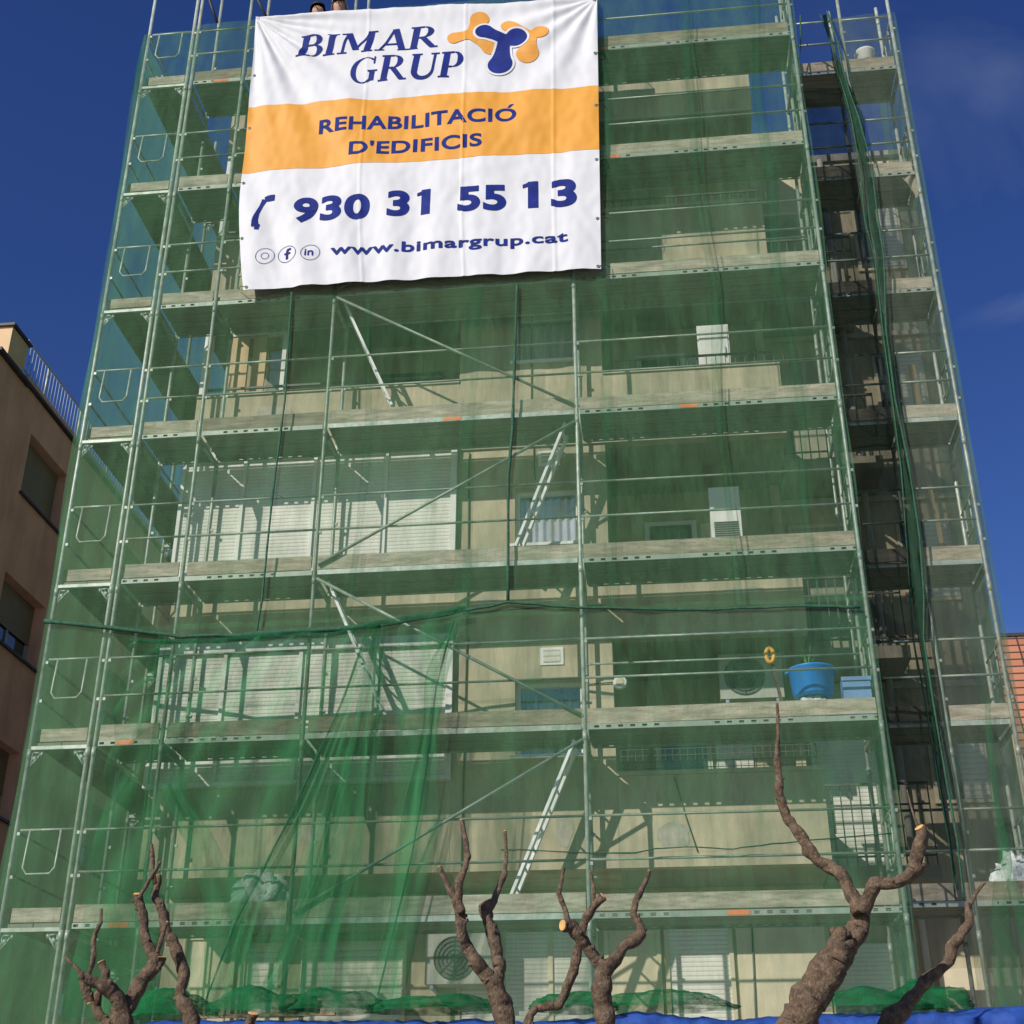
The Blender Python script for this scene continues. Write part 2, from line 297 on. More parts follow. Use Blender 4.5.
M['patch'] = mat('mortar_patch', (.40,.37,.30), .95, .2, 8, bump=.2)
M['wall_in'] = mat('loggia_render_shaded', (.30,.28,.21), .9, .2, 1.2, bump=.1)  # darker copy of the beige render, loggia shade put into the colour
M['coping'] = mat('coping', (.46,.42,.33), .85, .2, 3)
M['white'] = mat('white_paint', (.76,.76,.70), .5, .06, 3)
M['shutter'] = slatmat('roller_shutter', (.74,.72,.63), 2, .05, .05, .6)
M['louver'] = slatmat('louvre', (.66,.64,.54), 2, .07, .28, .6)
M['cream'] = mat('cream_panel', (.62,.54,.38), .6, .1, 3)
M['brown'] = mat('brown_render', (.68,.38,.275), .9, .12, 1.5, bump=.2, stain=.2)
M['creamlit'] = mat('cream_render', (.62,.45,.27), .9, .1, 2, bump=.1)
M['dark'] = mat('dark_metal', (.035,.035,.035), .6, .3, 4)
M['rail'] = mat('railing_paint', (.10,.10,.09), .5, .3, 5)
M['raill'] = mat('pale_railing', (.30,.36,.44), .5, .1, 5)
m, nt, out = newmat('window_glass'); b = nt.nodes.new('ShaderNodeBsdfPrincipled'); nt.links.new(b.outputs[0], out.inputs[0])
b.inputs['Base Color'].default_value = (.04,.06,.07,1); b.inputs['Roughness'].default_value = .06; b.inputs['Specular IOR Level'].default_value = .9
M['glass'] = m
m, nt, out = newmat('thin_glass'); b = nt.nodes.new('ShaderNodeBsdfGlossy'); b.inputs['Roughness'].default_value = .04
tr = nt.nodes.new('ShaderNodeBsdfTransparent'); ms = nt.nodes.new('ShaderNodeMixShader'); ms.inputs[0].default_value = .14
nt.links.new(tr.outputs[0], ms.inputs[1]); nt.links.new(b.outputs[0], ms.inputs[2]); nt.links.new(ms.outputs[0], out.inputs[0])
M['thin_glass'] = m
M['curtain'] = mat('curtain', (.66,.68,.72), .9, .1, 3)
M['net'] = netmat('green_mesh', .29, (.15,.34,.175), .18)
M['net_low'] = netmat('green_mesh_low', .26, (.145,.36,.18), .20)
M['net_side'] = netmat('green_mesh_side', .44, (.13,.32,.17), .2, 4.0)
M['net_right'] = netmat('green_mesh_right', .27, (.19,.27,.19), .18, 5)
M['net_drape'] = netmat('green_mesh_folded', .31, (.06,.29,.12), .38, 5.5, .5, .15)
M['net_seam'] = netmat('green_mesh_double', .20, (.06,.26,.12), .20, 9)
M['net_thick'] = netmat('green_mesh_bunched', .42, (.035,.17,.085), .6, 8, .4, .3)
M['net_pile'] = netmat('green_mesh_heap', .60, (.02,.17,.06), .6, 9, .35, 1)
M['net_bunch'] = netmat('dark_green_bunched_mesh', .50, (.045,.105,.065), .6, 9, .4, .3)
M['net_dark_shade'] = netmat('dark_shade_mesh', .60, (.035,.055,.038), .25, 3)  # dark net; part of the gap's shade is put into its colour and density
M['rope'] = mat('green_rope', (.02,.085,.045), .8, .4, 20)
M['banner'] = mat('banner_white', (.62,.62,.64), .6, .02, 2, spec=.2)
M['orange'] = mat('banner_orange', (.66,.30,.04), .6, .05, 2, spec=.3)
M['blue'] = mat('banner_blue', (.008,.020,.17), .7, .25, 6, spec=.15)
M['logo_orange'] = mat('logo_orange', (.66,.29,.045), .6, .05, 3, spec=.3)
M['bark'] = mat('plane_bark', (.115,.078,.052), .95, .5, 14, bump=1.0, bscale=38, c2=(.21,.155,.105), c2pos=(.5,.66), rnd=.15)
_m = M['bark']; _nt = _m.node_tree; _b = [n for n in _nt.nodes if n.type == 'BSDF_PRINCIPLED'][0]; _bp = [n for n in _nt.nodes if n.type == 'BUMP'][0]
_v = _nt.nodes.new('ShaderNodeTexVoronoi'); _v.feature = 'DISTANCE_TO_EDGE'; _v.inputs['Scale'].default_value = 48
_g = _nt.nodes.new('ShaderNodeNewGeometry'); _mp = _nt.nodes.new('ShaderNodeMapping'); _mp.inputs['Scale'].default_value = (1.2,1.2,.3)
_nt.links.new(_g.outputs['Position'], _mp.inputs[0]); _nt.links.new(_mp.outputs[0], _v.inputs['Vector'])
_c = ramp(_nt, _v.outputs['Distance'], [(.0, (.72,.70,.69)), (.10, (1,1,1))])
_old = _b.inputs['Base Color'].links[0].from_socket; _nt.links.new(mul(_nt, _old, _c), _b.inputs['Base Color'])
_b2 = _nt.nodes.new('ShaderNodeBump'); _b2.inputs['Strength'].default_value = .5; _b2.inputs['Distance'].default_value = .006
_nt.links.new(_c, _b2.inputs['Height']); _nt.links.new(_bp.outputs[0], _b2.inputs['Normal']); _nt.links.new(_b2.outputs[0], _b.inputs['Normal'])
M['cut'] = mat('fresh_cut_wood', (.62,.36,.13), .8, .2, 20)
M['tarp'] = mat('blue_tarp', (.018,.06,.27), .7, .35, 5, bump=.8, bscale=11, spec=.25)
M['tub'] = mat('blue_plastic', (.02,.22,.68), .35, .05, 3)
M['crate'] = mat('blue_crate', (.18,.30,.50), .4, .15, 5)
M['bag'] = mat('crumpled_plastic', (.62,.68,.62), .35, .2, 12, bump=.8, bscale=30)
M['bagw'] = mat('striped_plastic', (.75,.78,.76), .35, .25, 14, (1,1,3), bump=.8, bscale=25)
M['acgrey'] = mat('ac_cream', (.42,.43,.36), .6, .1, 4); M['acdark'] = mat('ac_fan', (.13,.15,.13), .7, .1, 4)
M['sticker'] = mat('orange_sticker', (.80,.22,.08), .6, .1, 3)
M['yellow'] = mat('yellow_plastic', (.75,.38,.05), .45, .15, 6)
M['wood'] = mat('pale_wood', (.46,.33,.19), .8, .3, 6, (2,2,.3))
M['dry'] = mat('dried_stalks', (.30,.27,.12), .9, .3, 20)
M['leaf'] = mat('fresh_leaf', (.16,.30,.05), .7, .3, 20)
M['asphalt'] = mat('asphalt', (.10,.10,.10), .9, .3, 30, bump=.3)
M['paving'] = mat('paving', (.38,.36,.32), .9, .2, 6, bump=.2)
M['kerbm'] = mat('kerb_stone', (.30,.29,.27), .85, .2, 6)
M['roofing'] = mat('flat_roof', (.25,.24,.22), .9, .2, 4)
M['skin'] = mat('skin', (.48,.27,.19), .6, .1, 5)
M['hair'] = mat('dark_hair', (.02,.015,.012), .7, .3, 20)
M['cloth'] = mat('work_jacket', (.05,.06,.09), .9, .2, 10)
M['cap'] = mat('white_cap', (.75,.75,.74), .7, .05, 5)
# terracotta tiles: courses and joints
m, nt, out = newmat('terracotta'); b = nt.nodes.new('ShaderNodeBsdfPrincipled'); nt.links.new(b.outputs[0], out.inputs[0])
g = nt.nodes.new('ShaderNodeNewGeometry'); mp = nt.nodes.new('ShaderNodeMapping'); mp.inputs['Rotation'].default_value = (R(90),0,0)
nt.links.new(g.outputs['Position'], mp.inputs['Vector'])
br = nt.nodes.new('ShaderNodeTexBrick'); br.inputs['Color1'].default_value = (.44,.18,.10,1); br.inputs['Color2'].default_value = (.33,.125,.07,1); br.inputs['Mortar'].default_value = (.05,.025,.02,1)
br.inputs['Scale'].default_value = 1; br.offset = 0.0; br.inputs['Brick Width'].default_value = .62; br.inputs['Row Height'].default_value = .28; br.inputs['Mortar Size'].default_value = .03
nt.links.new(mp.outputs[0], br.inputs['Vector']); nt.links.new(br.outputs[0], b.inputs['Base Color']); b.inputs['Roughness'].default_value = .85
M['tile'] = m

# ---------------------------------------------------------------- ground
def struct(name, mb, m): return tag(mb.build(name, m), kind='structure')
struct('road', MB().box(-300, 300, -60, -6.2, -.05, -.12+.004), M['asphalt']) if False else None
struct('ground', MB().box(-600, 600, -600, 600, -.5, -.13), M['paving'])
struct('road', MB().box(-300, 300, -22, -6.35, -.128, -.12), M['asphalt'])
struct('kerb', MB().box(-300, 300, -6.35, -6.2, -.128, 0.0), M['kerbm'])
struct('pavement', MB().box(-300, 300, -6.2, 40, -.128, -.004), M['paving'])

# ---------------------------------------------------------------- apartment building
B0 = 4.85; ST = 2.7
YW = .90
bld = thing('apartment_building', (0, 3, 0), 'beige rendered apartment block under repair wrapped in scaffolding and green netting', 'building')
w = MB()
# main body behind the loggias
w.box(-5.2, 2.6, 2.4, 12, 0.0, 16.5)
w.box(2.603, 5.2, 2.8, 12, 0.0, 16.2)
w.build('wall', M['wall'], bld)
MB().box(-5.25, 2.65, 2.3, 12.05, 16.503, 16.62).box(2.66, 5.25, 2.75, 12.05, 16.203, 16.34).build('roof', M['roofing'], bld)
# pillar between gallery and loggias with window openings
pil = MB(); X0, X1 = -1.6, .3; wx0, wx1 = -.86, -.05
pil.box(X0, wx0, YW, 2.397, B0, 16.5); pil.box(wx1, X1, YW, 2.397, B0, 16.5)
zc = B0
for n in range(4):
    b0 = B0 + ST*n
    pil.box(wx0, wx1, YW, 2.397, zc, b0+1.3); zc = b0 + (2.22 if n == 0 else 2.1)
pil.box(wx0, wx1, YW, 2.397, zc, 16.5)
pil.build('pillar', M['wall'], bld)
for n in range(4):
    b0 = B0 + ST*n
    f = MB(); a0, a1, c0, c1 = wx0, wx1, b0+1.3, b0+(2.22 if n == 0 else 2.1); y0, y1 = 1.02, 1.08
    t = .05
    f.box(a0, a1, y0, y1, c0, c0+t).box(a0, a1, y0, y1, c1-t, c1).box(a0, a0+t, y0, y1, c0+t, c1-t).box(a1-t, a1, y0, y1, c0+t, c1-t)
    fo = f.build('window_frame', M['white'], bld)
    MB().box(a0+t, a1-t, y0+.02, y0+.028, c0+t, c1-t).build('pane', M['thin_glass'], fo)
    MB().grid(lambda u, v: (a0+t+(a1-a0-2*t)*u, 1.16+.02*math.sin(u*44), c0+t+(c1-c0-2*t)*v), 60, 1).build('curtain', M['curtain'] if n else M['glass'], fo)
    MB().box(a0-.06, a1+.06, YW-.05, 1.02, c0-.035, c0+.004).build('window_sill', M['white'], bld)
    v = MB().box(-.56, -.28, YW-.015, YW+.002, b0+2.40, b0+2.62).build('vent_frame', M['white'], bld)
    MB().box(-.52, -.32, YW-.02, YW-.016, b0+2.43, b0+2.59).build('vent_grille', M['louver'], v)
# parapets and slabs
for n in range(5):
    b0 = B0 + ST*n
    hp = 1.03 if n < 4 else .84
    if n == 4: b0 = 15.65
    for (x0, x1) in ((-5.2, X0-.003), (X1+.003, 2.6)):
        MB().box(x0, x1, YW, YW+.14, b0, b0+hp).build('parapet', M['wall'], bld)
        MB().box(x0, x1, YW-.025, YW+.17, b0+hp+.002, b0+hp+.05).build('coping', M['coping'], bld)
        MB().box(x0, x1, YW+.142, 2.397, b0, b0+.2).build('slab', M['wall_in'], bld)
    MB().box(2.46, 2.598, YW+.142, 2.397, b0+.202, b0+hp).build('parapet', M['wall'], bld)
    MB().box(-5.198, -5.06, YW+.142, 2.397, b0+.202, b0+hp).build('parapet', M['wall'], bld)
# underside over the ground floor under the pillar is part of pillar; drip edge
for n in range(1, 5):
    b0 = B0 + ST*n if n < 4 else 15.65
    MB().box(-5.2, 2.6, YW-.03, YW-.002, b0-.012, b0+.035).build('drip_edge', M['coping'], bld)
# corner posts of the loggias
for n in range(4):
    b0 = B0 + ST*n
    if n < 2:
        # glazed gallery with roller shutters
        g0, g1 = b0+1.08, b0+2.80
        MB().box(-5.24, X0+.0, .80, .897, g1-.13, g1+.02).build('gallery_fascia', M['white'], bld)
        edges = [-5.24, -4.42, -3.48, -2.54, -1.60]
        for i in range(4):
            x0, x1 = edges[i], edges[i+1]
            fr = MB().box(x0, x0+.045, .81, .89, g0, g1-.132)
            fo = fr.build('gallery_frame', M['white'], bld)
            if i == 3: MB().box(x1-.075, x1, .81, .89, g0, g1-.132).build('gallery_frame', M['white'], bld)
            MB().box(x0+.046, x1-.001 if i < 3 else x1-.076, .845, .875, g0+.01, g1-.134).build('roller_shutter', M['shutter'], fo)
        MB().box(-5.24, X0, .79, .897, g0-.05, g0-.002).build('gallery_sill', M['white'], bld)
        MB().box(-5.24, -5.2, .9, 2.39, g0, g1-.05).build('gallery_side', M['white'], bld)
    else:
        MB().box(-5.19, -5.09, YW+.01, YW+.11, b0+1.085, b0+2.69).build('corner_post', M['white'], bld)
        fo = MB().box(-4.28, -4.22, 1.55, 1.63, b0+.9, b0+2.55).box(-5.1, -4.27, 1.551, 1.629, b0+2.48, b0+2.549).build('window_frame', M['white'], bld)
        MB().box(-4.5, -4.285, 1.58, 1.6, b0+.9, b0+2.47).build('pane', M['thin_glass'], fo)
        MB().box(-5.05, -4.78, 1.57, 1.61, b0+.9, b0+2.47).box(-4.72, -4.52, 1.57, 1.61, b0+.9, b0+2.47).build('wooden_panel', M['creamlit'], fo)
        MB().box(-3.0, -2.1, 2.36, 2.398, b0+.2, b0+2.2).build('balcony_door', M['glass'], bld)
    MB().box(2.46, 2.58, 2.28, 2.39, b0+1.085, b0+2.69).build('corner_post', M['wall'], bld)
    # openings on the loggia back wall
    d = MB().box(.75, 1.45, 2.35, 2.398, b0+.2, b0+2.25).build('door_frame', M['white'] if n else M['louver'], bld)
    MB().box(.82, 1.38, 2.335, 2.349, b0+.3, b0+2.18).build('pane', M['glass'], d)
    MB().box(1.5, 1.95, 2.37, 2.398, b0+.2, b0+2.2).build('balcony_door', M['shutter'] if n % 2 == 0 else M['cream'], bld)
    # railing on the coping
    z0 = b0 + 1.08
    if n >= 1:
        rl = MB().bar((X1+.1, YW+.07, z0+.2), (2.55, YW+.07, z0+.2), .025, .025)
        for k in range(19): x = X1+.12+k*.125; rl.bar((x, YW+.07, z0), (x, YW+.07, z0+.19), .01, .01)
        rl.build('railing', M['rail'], bld)
        MB().bar((-5.1, YW+.07, z0+.12), (X0, YW+.07, z0+.12), .03, .03).build('railing', M['rail'], bld) if n >= 2 else None
    else:
        rl = MB()
        for k in range(27): x = X1+.05+k*.085; rl.bar((x, YW+.07, z0-.02), (x, YW+.07, z0+.28), .007, .007)
        for k in range(4): rl.bar((X1+.03, YW+.07, z0+.05+k*.075), (2.57, YW+.07, z0+.05+k*.075), .008, .008)
        rl.build('railing', M['rail'], bld)
# recessed right-hand part
for n in range(4):
    b0 = B0 + ST*n
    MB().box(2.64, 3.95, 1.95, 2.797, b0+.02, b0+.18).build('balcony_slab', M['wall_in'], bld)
    rl = MB().bar((2.66, 1.98, b0+1.15), (3.93, 1.98, b0+1.15), .035, .03).bar((2.66, 1.98, b0+.3), (3.93, 1.98, b0+.3), .02, .02).bar((2.66, 1.98, b0+.9), (3.93, 1.98, b0+.9), .02, .02)
    for k in range(12): x = 2.68+k*.113; rl.bar((x, 1.98, b0+.18), (x, 1.98, b0+1.14), .014, .014)
    rl.build('balcony_railing', M['rail'], bld)
    f = MB().box(2.7, 3.62, 2.76, 2.798, b0+.18, b0+2.3).build('door_frame', M['white'] if n == 0 else M['cream'], bld)
    MB().box(2.76, 3.56, 2.745, 2.759, b0+.25, b0+2.24).build('roller_shutter', M['shutter'] if n == 0 else M['wall_in'], f)
    f = MB().box(4.15, 4.86, 2.76, 2.798, b0+1.1, b0+2.3).build('window_frame', M['cream'], bld)
    MB().box(4.2, 4.5, 2.745, 2.759, b0+1.15, b0+2.25).build('pane', M['glass'], f)
    MB().box(4.52, 4.82, 2.745, 2.759, b0+1.15, b0+2.25).build('roller_shutter', M['louver'], f)
    MB().box(2.61, 5.22, 2.74, 2.797, b0-.1, b0-.02).build('drip_edge', M['coping'], bld)
# ground floor front
YG = 2.4
gw = MB().box(-5.2, 2.6, 2.0, 2.398, 0, 4.846).build('wall', M['wall'], bld)
def gwin(x0, x1, z0, z1, kind, n=1):
    f = MB(); t = .05
    f.box(x0, x1, 1.95, 1.997, z0, z0+t).box(x0, x1, 1.95, 1.997, z1-t, z1).box(x0, x0+t, 1.95, 1.997, z0+t, z1-t).box(x1-t, x1, 1.95, 1.997, z0+t, z1-t)
    for k in range(1, n): x = x0+(x1-x0)*k/n; f.box(x-.025, x+.025, 1.951, 1.996, z0+t-.004, z1-t+.004)
    fo = f.build('window_frame', M['cream'], bld)
    MB().box(x0+t, x1-t, 1.975, 1.99, z0+t, z1-t).build('roller_shutter' if kind != 'glass' else 'pane', M[kind], fo)
# cables, pipes and repair patches on the render
MB().tube([(-.62, YW-.02, 12.9), (-.64, YW-.02, 11.0), (-.60, YW-.02, 9.75)], .008, 6).build('cable', M['rail'], bld)
MB().tube([(-1.45, YW-.02, 10.2), (-1.44, YW-.02, 8.0), (-1.46, YW-.02, 4.9)], .010, 6).build('cable', M['rail'], bld)
MB().tube([(-1.5, YW-.02, 7.95), (-.4, YW-.02, 8.0), (.25, YW-.02, 7.98)], .008, 6).build('cable', M['rail'], bld)
MB().tube([(1.75, 1.96, 4.4), (1.72, 1.95, 3.6), (1.68, 1.96, 2.5)], .010, 6).build('cable', M['rail'], bld)
MB().tube([(.95, YW-.015, 5.85), (1.05, YW-.015, 5.4), (1.16, YW-.015, 5.0)], .006, 6).build('cable', M['rail'], bld)
MB().tube([(3.78, 2.72, .1), (3.78, 2.72, 16.2)], .045, 10).build('drainpipe', M['acgrey'], bld)
for x, z, w_, h_ in ((-4.1, 11.0, .5, .2), (-2.4, 10.7, .3, .35), (1.7, 10.75, .9, .12), (.9, 5.2, .35, .3), (-3.1, 5.35, .45, .25), (-1.2, 8.1, .3, .18), (-.3, 5.3, .2, .4), (1.9, 8.1, .5, .1)):
    q = [(x+w_*(1+.3*noise.noise(Vector((math.cos(t)*2+x, math.sin(t)*2, z))))*math.cos(t)*.5, YW-.004, z+h_*(1+.5*noise.noise(Vector((math.cos(t)*2, math.sin(t)*2+z, x))))*math.sin(t)*.5) for t in [k*.314 for k in range(20)]]
    MB().add(q, [tuple(range(20))]).build('repair_patch', M['patch'], bld)
gwin(-4.95, -4.30, 2.2, 4.4, 'cream', 2); gwin(-4.22, -3.72, 2.9, 4.3, 'louver'); gwin(-3.5, -2.25, 2.6, 4.3, 'louver')
gwin(-1.66, -.02, 2.8, 4.42, 'shutter', 3); gwin(.05, .70, 2.6, 4.42, 'cream', 1); gwin(.74, 1.52, 2.6, 4.45, 'shutter', 1)
MB().box(1.56, 2.56, 1.97, 1.997, 2.2, 4.45).build('shop_panel', M['cream'], bld)
MB().box(2.66, 3.4, 2.74, 2.797, 2.4, 4.3).build('roller_shutter', M['shutter'], bld)
MB().box(3.9, 5.1, 2.74, 2.797, 2.4, 4.0).build('shop_panel', M['cream'], bld)
# ground-floor panel frames for the grey wall of the entrance
# ---------------------------------------------------------------- scaffolds
XS = [-5.536, -4.757, -3.14, 0.0, 3.156]
def standard_mb(x, y, z0, z1, r=.0245):
    s_ = MB().tube([(x, y, z0), (x, y, z1)], r, 10)
    z = Z0 - .12
    while z < z1:
        s_.tube([(x, y, z), (x, y, z+.11)], r*1.17, 10)           # spigot joint
        z += 2.0
    z = Z0 + .56
    while z < z1 - .2:
        s_.bar((x+.02, y-.005, z), (x+.05, y-.005, z), .022, .035)   # guard-rail latch
        s_.bar((x+.02, y-.005, z+.47), (x+.05, y-.005, z+.47), .022, .035)
        z += 2.0
    return s_
def deck_unit(root, x0, x1, y0, y1, z, perforated=True, sticker=None, light=False):
    """planks with a toe board and edge rail, span along x"""
    d = MB()
    hw = (y1-y0-.05)/2
    for k in range(2):
        a = y0+.045+k*(hw+.005); d.box(x0, x1, a, a+hw-.01, z+.03, z+.075)
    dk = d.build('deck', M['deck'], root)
    MB().bar((x0+random.uniform(-.01,.02), y0+.018, z+.163+random.uniform(-.008,.008)), (x1+random.uniform(-.02,.01), y0+.018+random.uniform(-.004,.006), z+.163+random.uniform(-.008,.008)), .024, .185+random.uniform(-.02,.01)).build('toe_board', M['plank'], dk)
    MB().box(x0, x1, y0, y0+.006, z+.004, z+.064).build('edge_rail', M['steel_hole'] if perforated else M['steel_light'], dk)
    MB().box(x0, x1, y1-.01, y1-.004, z, z+.078).build('edge_rail', M['steel_hole'] if perforated else M['steel_light'], dk)
    if sticker is not None: MB().box(sticker, sticker+.22, y0-.004, y0-.001, z+.012, z+.058).build('sticker', M['sticker'], dk)
    return dk
def rail(root, a, b, r=.014, m='steel'): return MB().tube([a, b], r, 8).build('guard_rail', M[m], root)

sc = thing('scaffold', (0, 0, 0), 'long galvanised steel scaffold seven decks high across the front of the block', 'scaffold')
for i, x in enumerate(XS):
    standard_mb(x, 0, -.004, 19.4 if i in (0,1,4,2) else 18.6).build('standard', M['steel_light'] if i in (3,0) else M['steel'], sc)
    standard_mb(x, .73, -.004, 18.7).build('standard', M['steel'], sc)
stick = {(6,3):.35, (5,3):.45, (3,3):1.25, (3,2):-1.65, (0,3):1.40, (1,0):-5.3, (6,0):-5.2, (0,0):-5.1}
for L in range(7):
    z = ZL(L)
    for b in range(4):
        x0, x1 = XS[b]+.035, XS[b+1]-.035
        deck_unit(sc, x0, x1, -.01 if b == 2 else .0, .70, z, b != 2, stick.get((L, b)))
        for dz in (1.06, .60):
            rail(sc, (XS[b]+.02, .0, z+dz), (XS[b+1]-.02, .0, z+dz), .0145)
        if b in (3,) : rail(sc, (XS[b]+.02, .73, z+1.03), (XS[b+1]-.02, .73, z+1.03), .014) if L in (1,4) else None
    for x in XS:
        MB().bar((x, .02, z-.03), (x, .71, z-.03), .045, .05).build('transom', M['steel'], sc)
        g = MB()
        for yy, s_ in ((.03, 1),):
            g.add([(x-.004, yy, z-.06), (x-.004, yy+s_*.16, z-.06), (x-.004, yy, z-.24), (x+.004, yy, z-.06), (x+.004, yy+s_*.16, z-.06), (x+.004, yy, z-.24)], [(0,1,2),(3,5,4),(0,3,4,1),(1,4,5,2),(2,5,3,0)])
        g.build('gusset', M['steel'], sc)
    # end guard at the right end
    e = MB().tube([(3.156, .03, z+1.06), (3.156, .70, z+1.06)], .015, 8).tube([(3.156, .2, z+1.06), (3.156, .2, z+.62), (3.156, .25, z+.56), (3.156, .5, z+.56), (3.156, .55, z+.62), (3.156, .55, z+1.06)], .012, 8)
    e.build('end_guard', M['steel'], sc)
BZ = -.035
for a, b in (((-3.10, BZ, ZL(4)-.03), (-.03, BZ, ZL(3)+.12)), ((-3.10, BZ, ZL(2)+.12), (-.03, BZ, ZL(3)-.12)), ((-3.10, BZ, ZL(2)-.06), (-.03, BZ, ZL(1)+.16)),
             ((-3.10, BZ, ZL(0)+.12), (-.03, BZ, ZL(1)-.12)), ((-3.10, BZ, ZL(4)+.1), (-.03, BZ, ZL(5)-.1)), ((-3.10, BZ, ZL(6)-.1), (-.03, BZ, ZL(5)+.1))):
    MB().tube([a, b], .019, 8).build('brace', M['steel'], sc)
for k in (0, 2):
    MB().tube([Q['slant'][k], Q['slant'][k+1]], .022, 8).build('brace', M['dark'], sc)

# left flank scaffold: its end frame faces the street
sl = thing('scaffold', (-5.95, 0, 0), 'narrow scaffold run along the left flank with its end frame facing the street', 'scaffold')
XA, XB = -6.295, -5.61
YS = [0, 3.07, 6.14, 9.21]
for y in YS:
    for x in (XA, XB):
        standard_mb(x, y, -.004, 19.4 if y == 0 else 17.9).build('standard', M['steel_light'] if y == 0 else M['steel'], sl)
for L in range(7):
    z = ZL(L)
    for y in YS:
        MB().bar((XA, y-.0, z+.0), (XB, y, z+.0), .035, .04).build('transom', M['steel_light'] if y == 0 else M['steel'], sl)
        for xx, s_ in ((XA+.02, 1), (XB-.02, -1)):
            g = MB()
            for (ax, az, bx_, bz_, w_) in ((.13, -.045, .0, -.22, .022), (.13, -.045, .12, -.09, .03), (.03, -.05, .11, -.055, .02), (.015, -.05, .015, -.21, .02), (.02, -.13, .075, -.10, .05)):
                g.bar((xx+s_*ax, y, z+az), (xx+s_*bx_, y, z+bz_), .008, w_, (0,1,0)) if False else g.tube([(xx+s_*ax, y, z+az), (xx+s_*bx_, y, z+bz_)], w_*.55, 6, flat=.25)
            g.build('gusset', M['steel'], sl)
    for k in range(3):
        ya, yb = YS[k]+.04, YS[k+1]-.04
        d = MB().box(XA+.06, XA+.34, ya, yb, z+.03, z+.075).box(XA+.35, XB-.03, ya, yb, z+.03, z+.075)
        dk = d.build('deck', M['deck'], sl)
        MB().box(XA+.03, XA+.055, ya, yb, z+.085, z+.24).build('toe_board', M['plank'], dk)
        for dz in (1.06, .60): MB().tube([(XA, ya, z+dz), (XA, yb, z+dz)], .016, 8).build('guard_rail', M['steel'], sl)
    MB().box(XA+.075+random.uniform(-.02,.02), XB-.05, .03, .055, z+.085, z+.235).build('toe_board', M['plank'], sl)
    e = MB().tube([(XA+.05, .0, z+1.07), (XB-.03, .0, z+1.07)], .014, 8).tube([(XA+.16, .0, z+1.07), (XA+.14, 0, z+.66), (XA+.19, 0, z+.59), (XB-.23, 0, z+.59), (XB-.18, 0, z+.66), (XB-.17, 0, z+1.07)], .012, 8)
    e.build('end_guard', M['steel_light'], sl)

# right set-back scaffold
sr = thing('scaffold', (4.4, 1.06, 0), 'short set-back scaffold beside the right-hand corner, partly behind the hanging net', 'scaffold')
XR = [3.24, 4.06, 4.79]
for x in XR:
    for y in (1.06, 1.79):
        standard_mb(x, y, -.004, 19.5 if (x > 4.7 and y < 1.5) else 18.4).build('standard', M['steel_light'] if x > 4.7 else M['steel'], sr)
for L in range(7):
    z = ZL(L)+.24
    for b in range(2):
        deck_unit(sr, XR[b]+.03, XR[b+1]-.03, 1.06, 1.76, z, L not in (1, 2, 3), None)
        for dz in (1.05, .60): rail(sr, (XR[b]+.02, 1.06, z+dz), (XR[b+1]-.02, 1.06, z+dz), .016)
    MB().tube([(4.79, 1.08, z+1.0), (4.79, 1.77, z+1.0)], .015, 8).tube([(4.79, 1.3, z+1.0), (4.79, 1.3, z+.6), (4.79, 1.6, z+.6), (4.79, 1.6, z+1.0)], .012, 8).build('end_guard', M['steel'], sr)
    for x in XR: MB().bar((x, 1.08, z-.03), (x, 1.77, z-.03), .04, .05).build('transom', M['steel'], sr)

# ---------------------------------------------------------------- ladders
lad_lab = ['aluminium access ladder on the third-highest lit landing, leaning left under the banner', 'aluminium access ladder standing in front of the small curtained window',
           'aluminium access ladder half hidden behind the gathered lower-left net', 'lowest aluminium access ladder, standing on the bottom deck in front of the beige parapet']
lad_lab[0] = 'aluminium access ladder directly below the banner, leaning up to the left'
for (a, b), lb in zip(LAD, lad_lab):
    a = Vector(a); b = Vector(b); root = thing('ladder', a, lb, 'ladder', 'ladders between the scaffold decks')
    for y in (-.16, .16):
        MB().bar(a+Vector((0,y,0)), b+Vector((0,y,0)), .032, .085, (0,1,0)).build('rail', M['alu'], root)
    n = 8
    for k in range(n):
        p = a.lerp(b, (k+.6)/n); MB().tube([p+Vector((0,-.15,0)), p+Vector((0,.15,0))], .015, 8).build('rung', M['alu'], root)

# ---------------------------------------------------------------- nets
def wav(x, z, s=0, a=.03):
    return a*(noise.noise(Vector((x*1.9+s, z*.35, s)))*1.6 + noise.noise(Vector((x*5.3, z*.8+s, 3.1+s)))*.7)
def sheet(name, m, x0, x1, y, z0, z1, s=0, a=.03, nu=60, nv=70, parent=None, sag=.0):
    return MB().grid(lambda u, v: (x0+(x1-x0)*u, y+wav(x0+(x1-x0)*u, z0+(z1-z0)*v, s, a), z0+(z1-z0)*v - sag*math.sin(math.pi*((u*3) % 1.0))*(1 if v == 0 else 0)), nu, nv).build(name, m, parent)
def hem(path, r, parent, name='edge_rope', m='rope', seed=0):
    pts = []; P = [Vector(p) for p in path]
    for i in range(len(P)-1):
        for k in range(6):
            q = P[i].lerp(P[i+1], k/6); q.y += .012*noise.noise(q*4); q.z += .02*noise.noise(q*5+Vector((seed,0,0))); pts.append(q)
    pts.append(P[-1]); rr = [r*(1+.5*noise.noise(p*3+Vector((seed,0,7)))) for p in pts]
    return MB().tube(pts, rr, 7).build(name, M[m], parent)
n1 = thing('debris_net', (-1, -.06, 12), 'upper green debris net covering the front scaffold on both sides of the banner', 'netting', 'green debris nets')
sheet('mesh_sheet', M['net'], -5.58, 3.16, -.075, 7.5, TOP, 1, .022, 120, 90, n1)
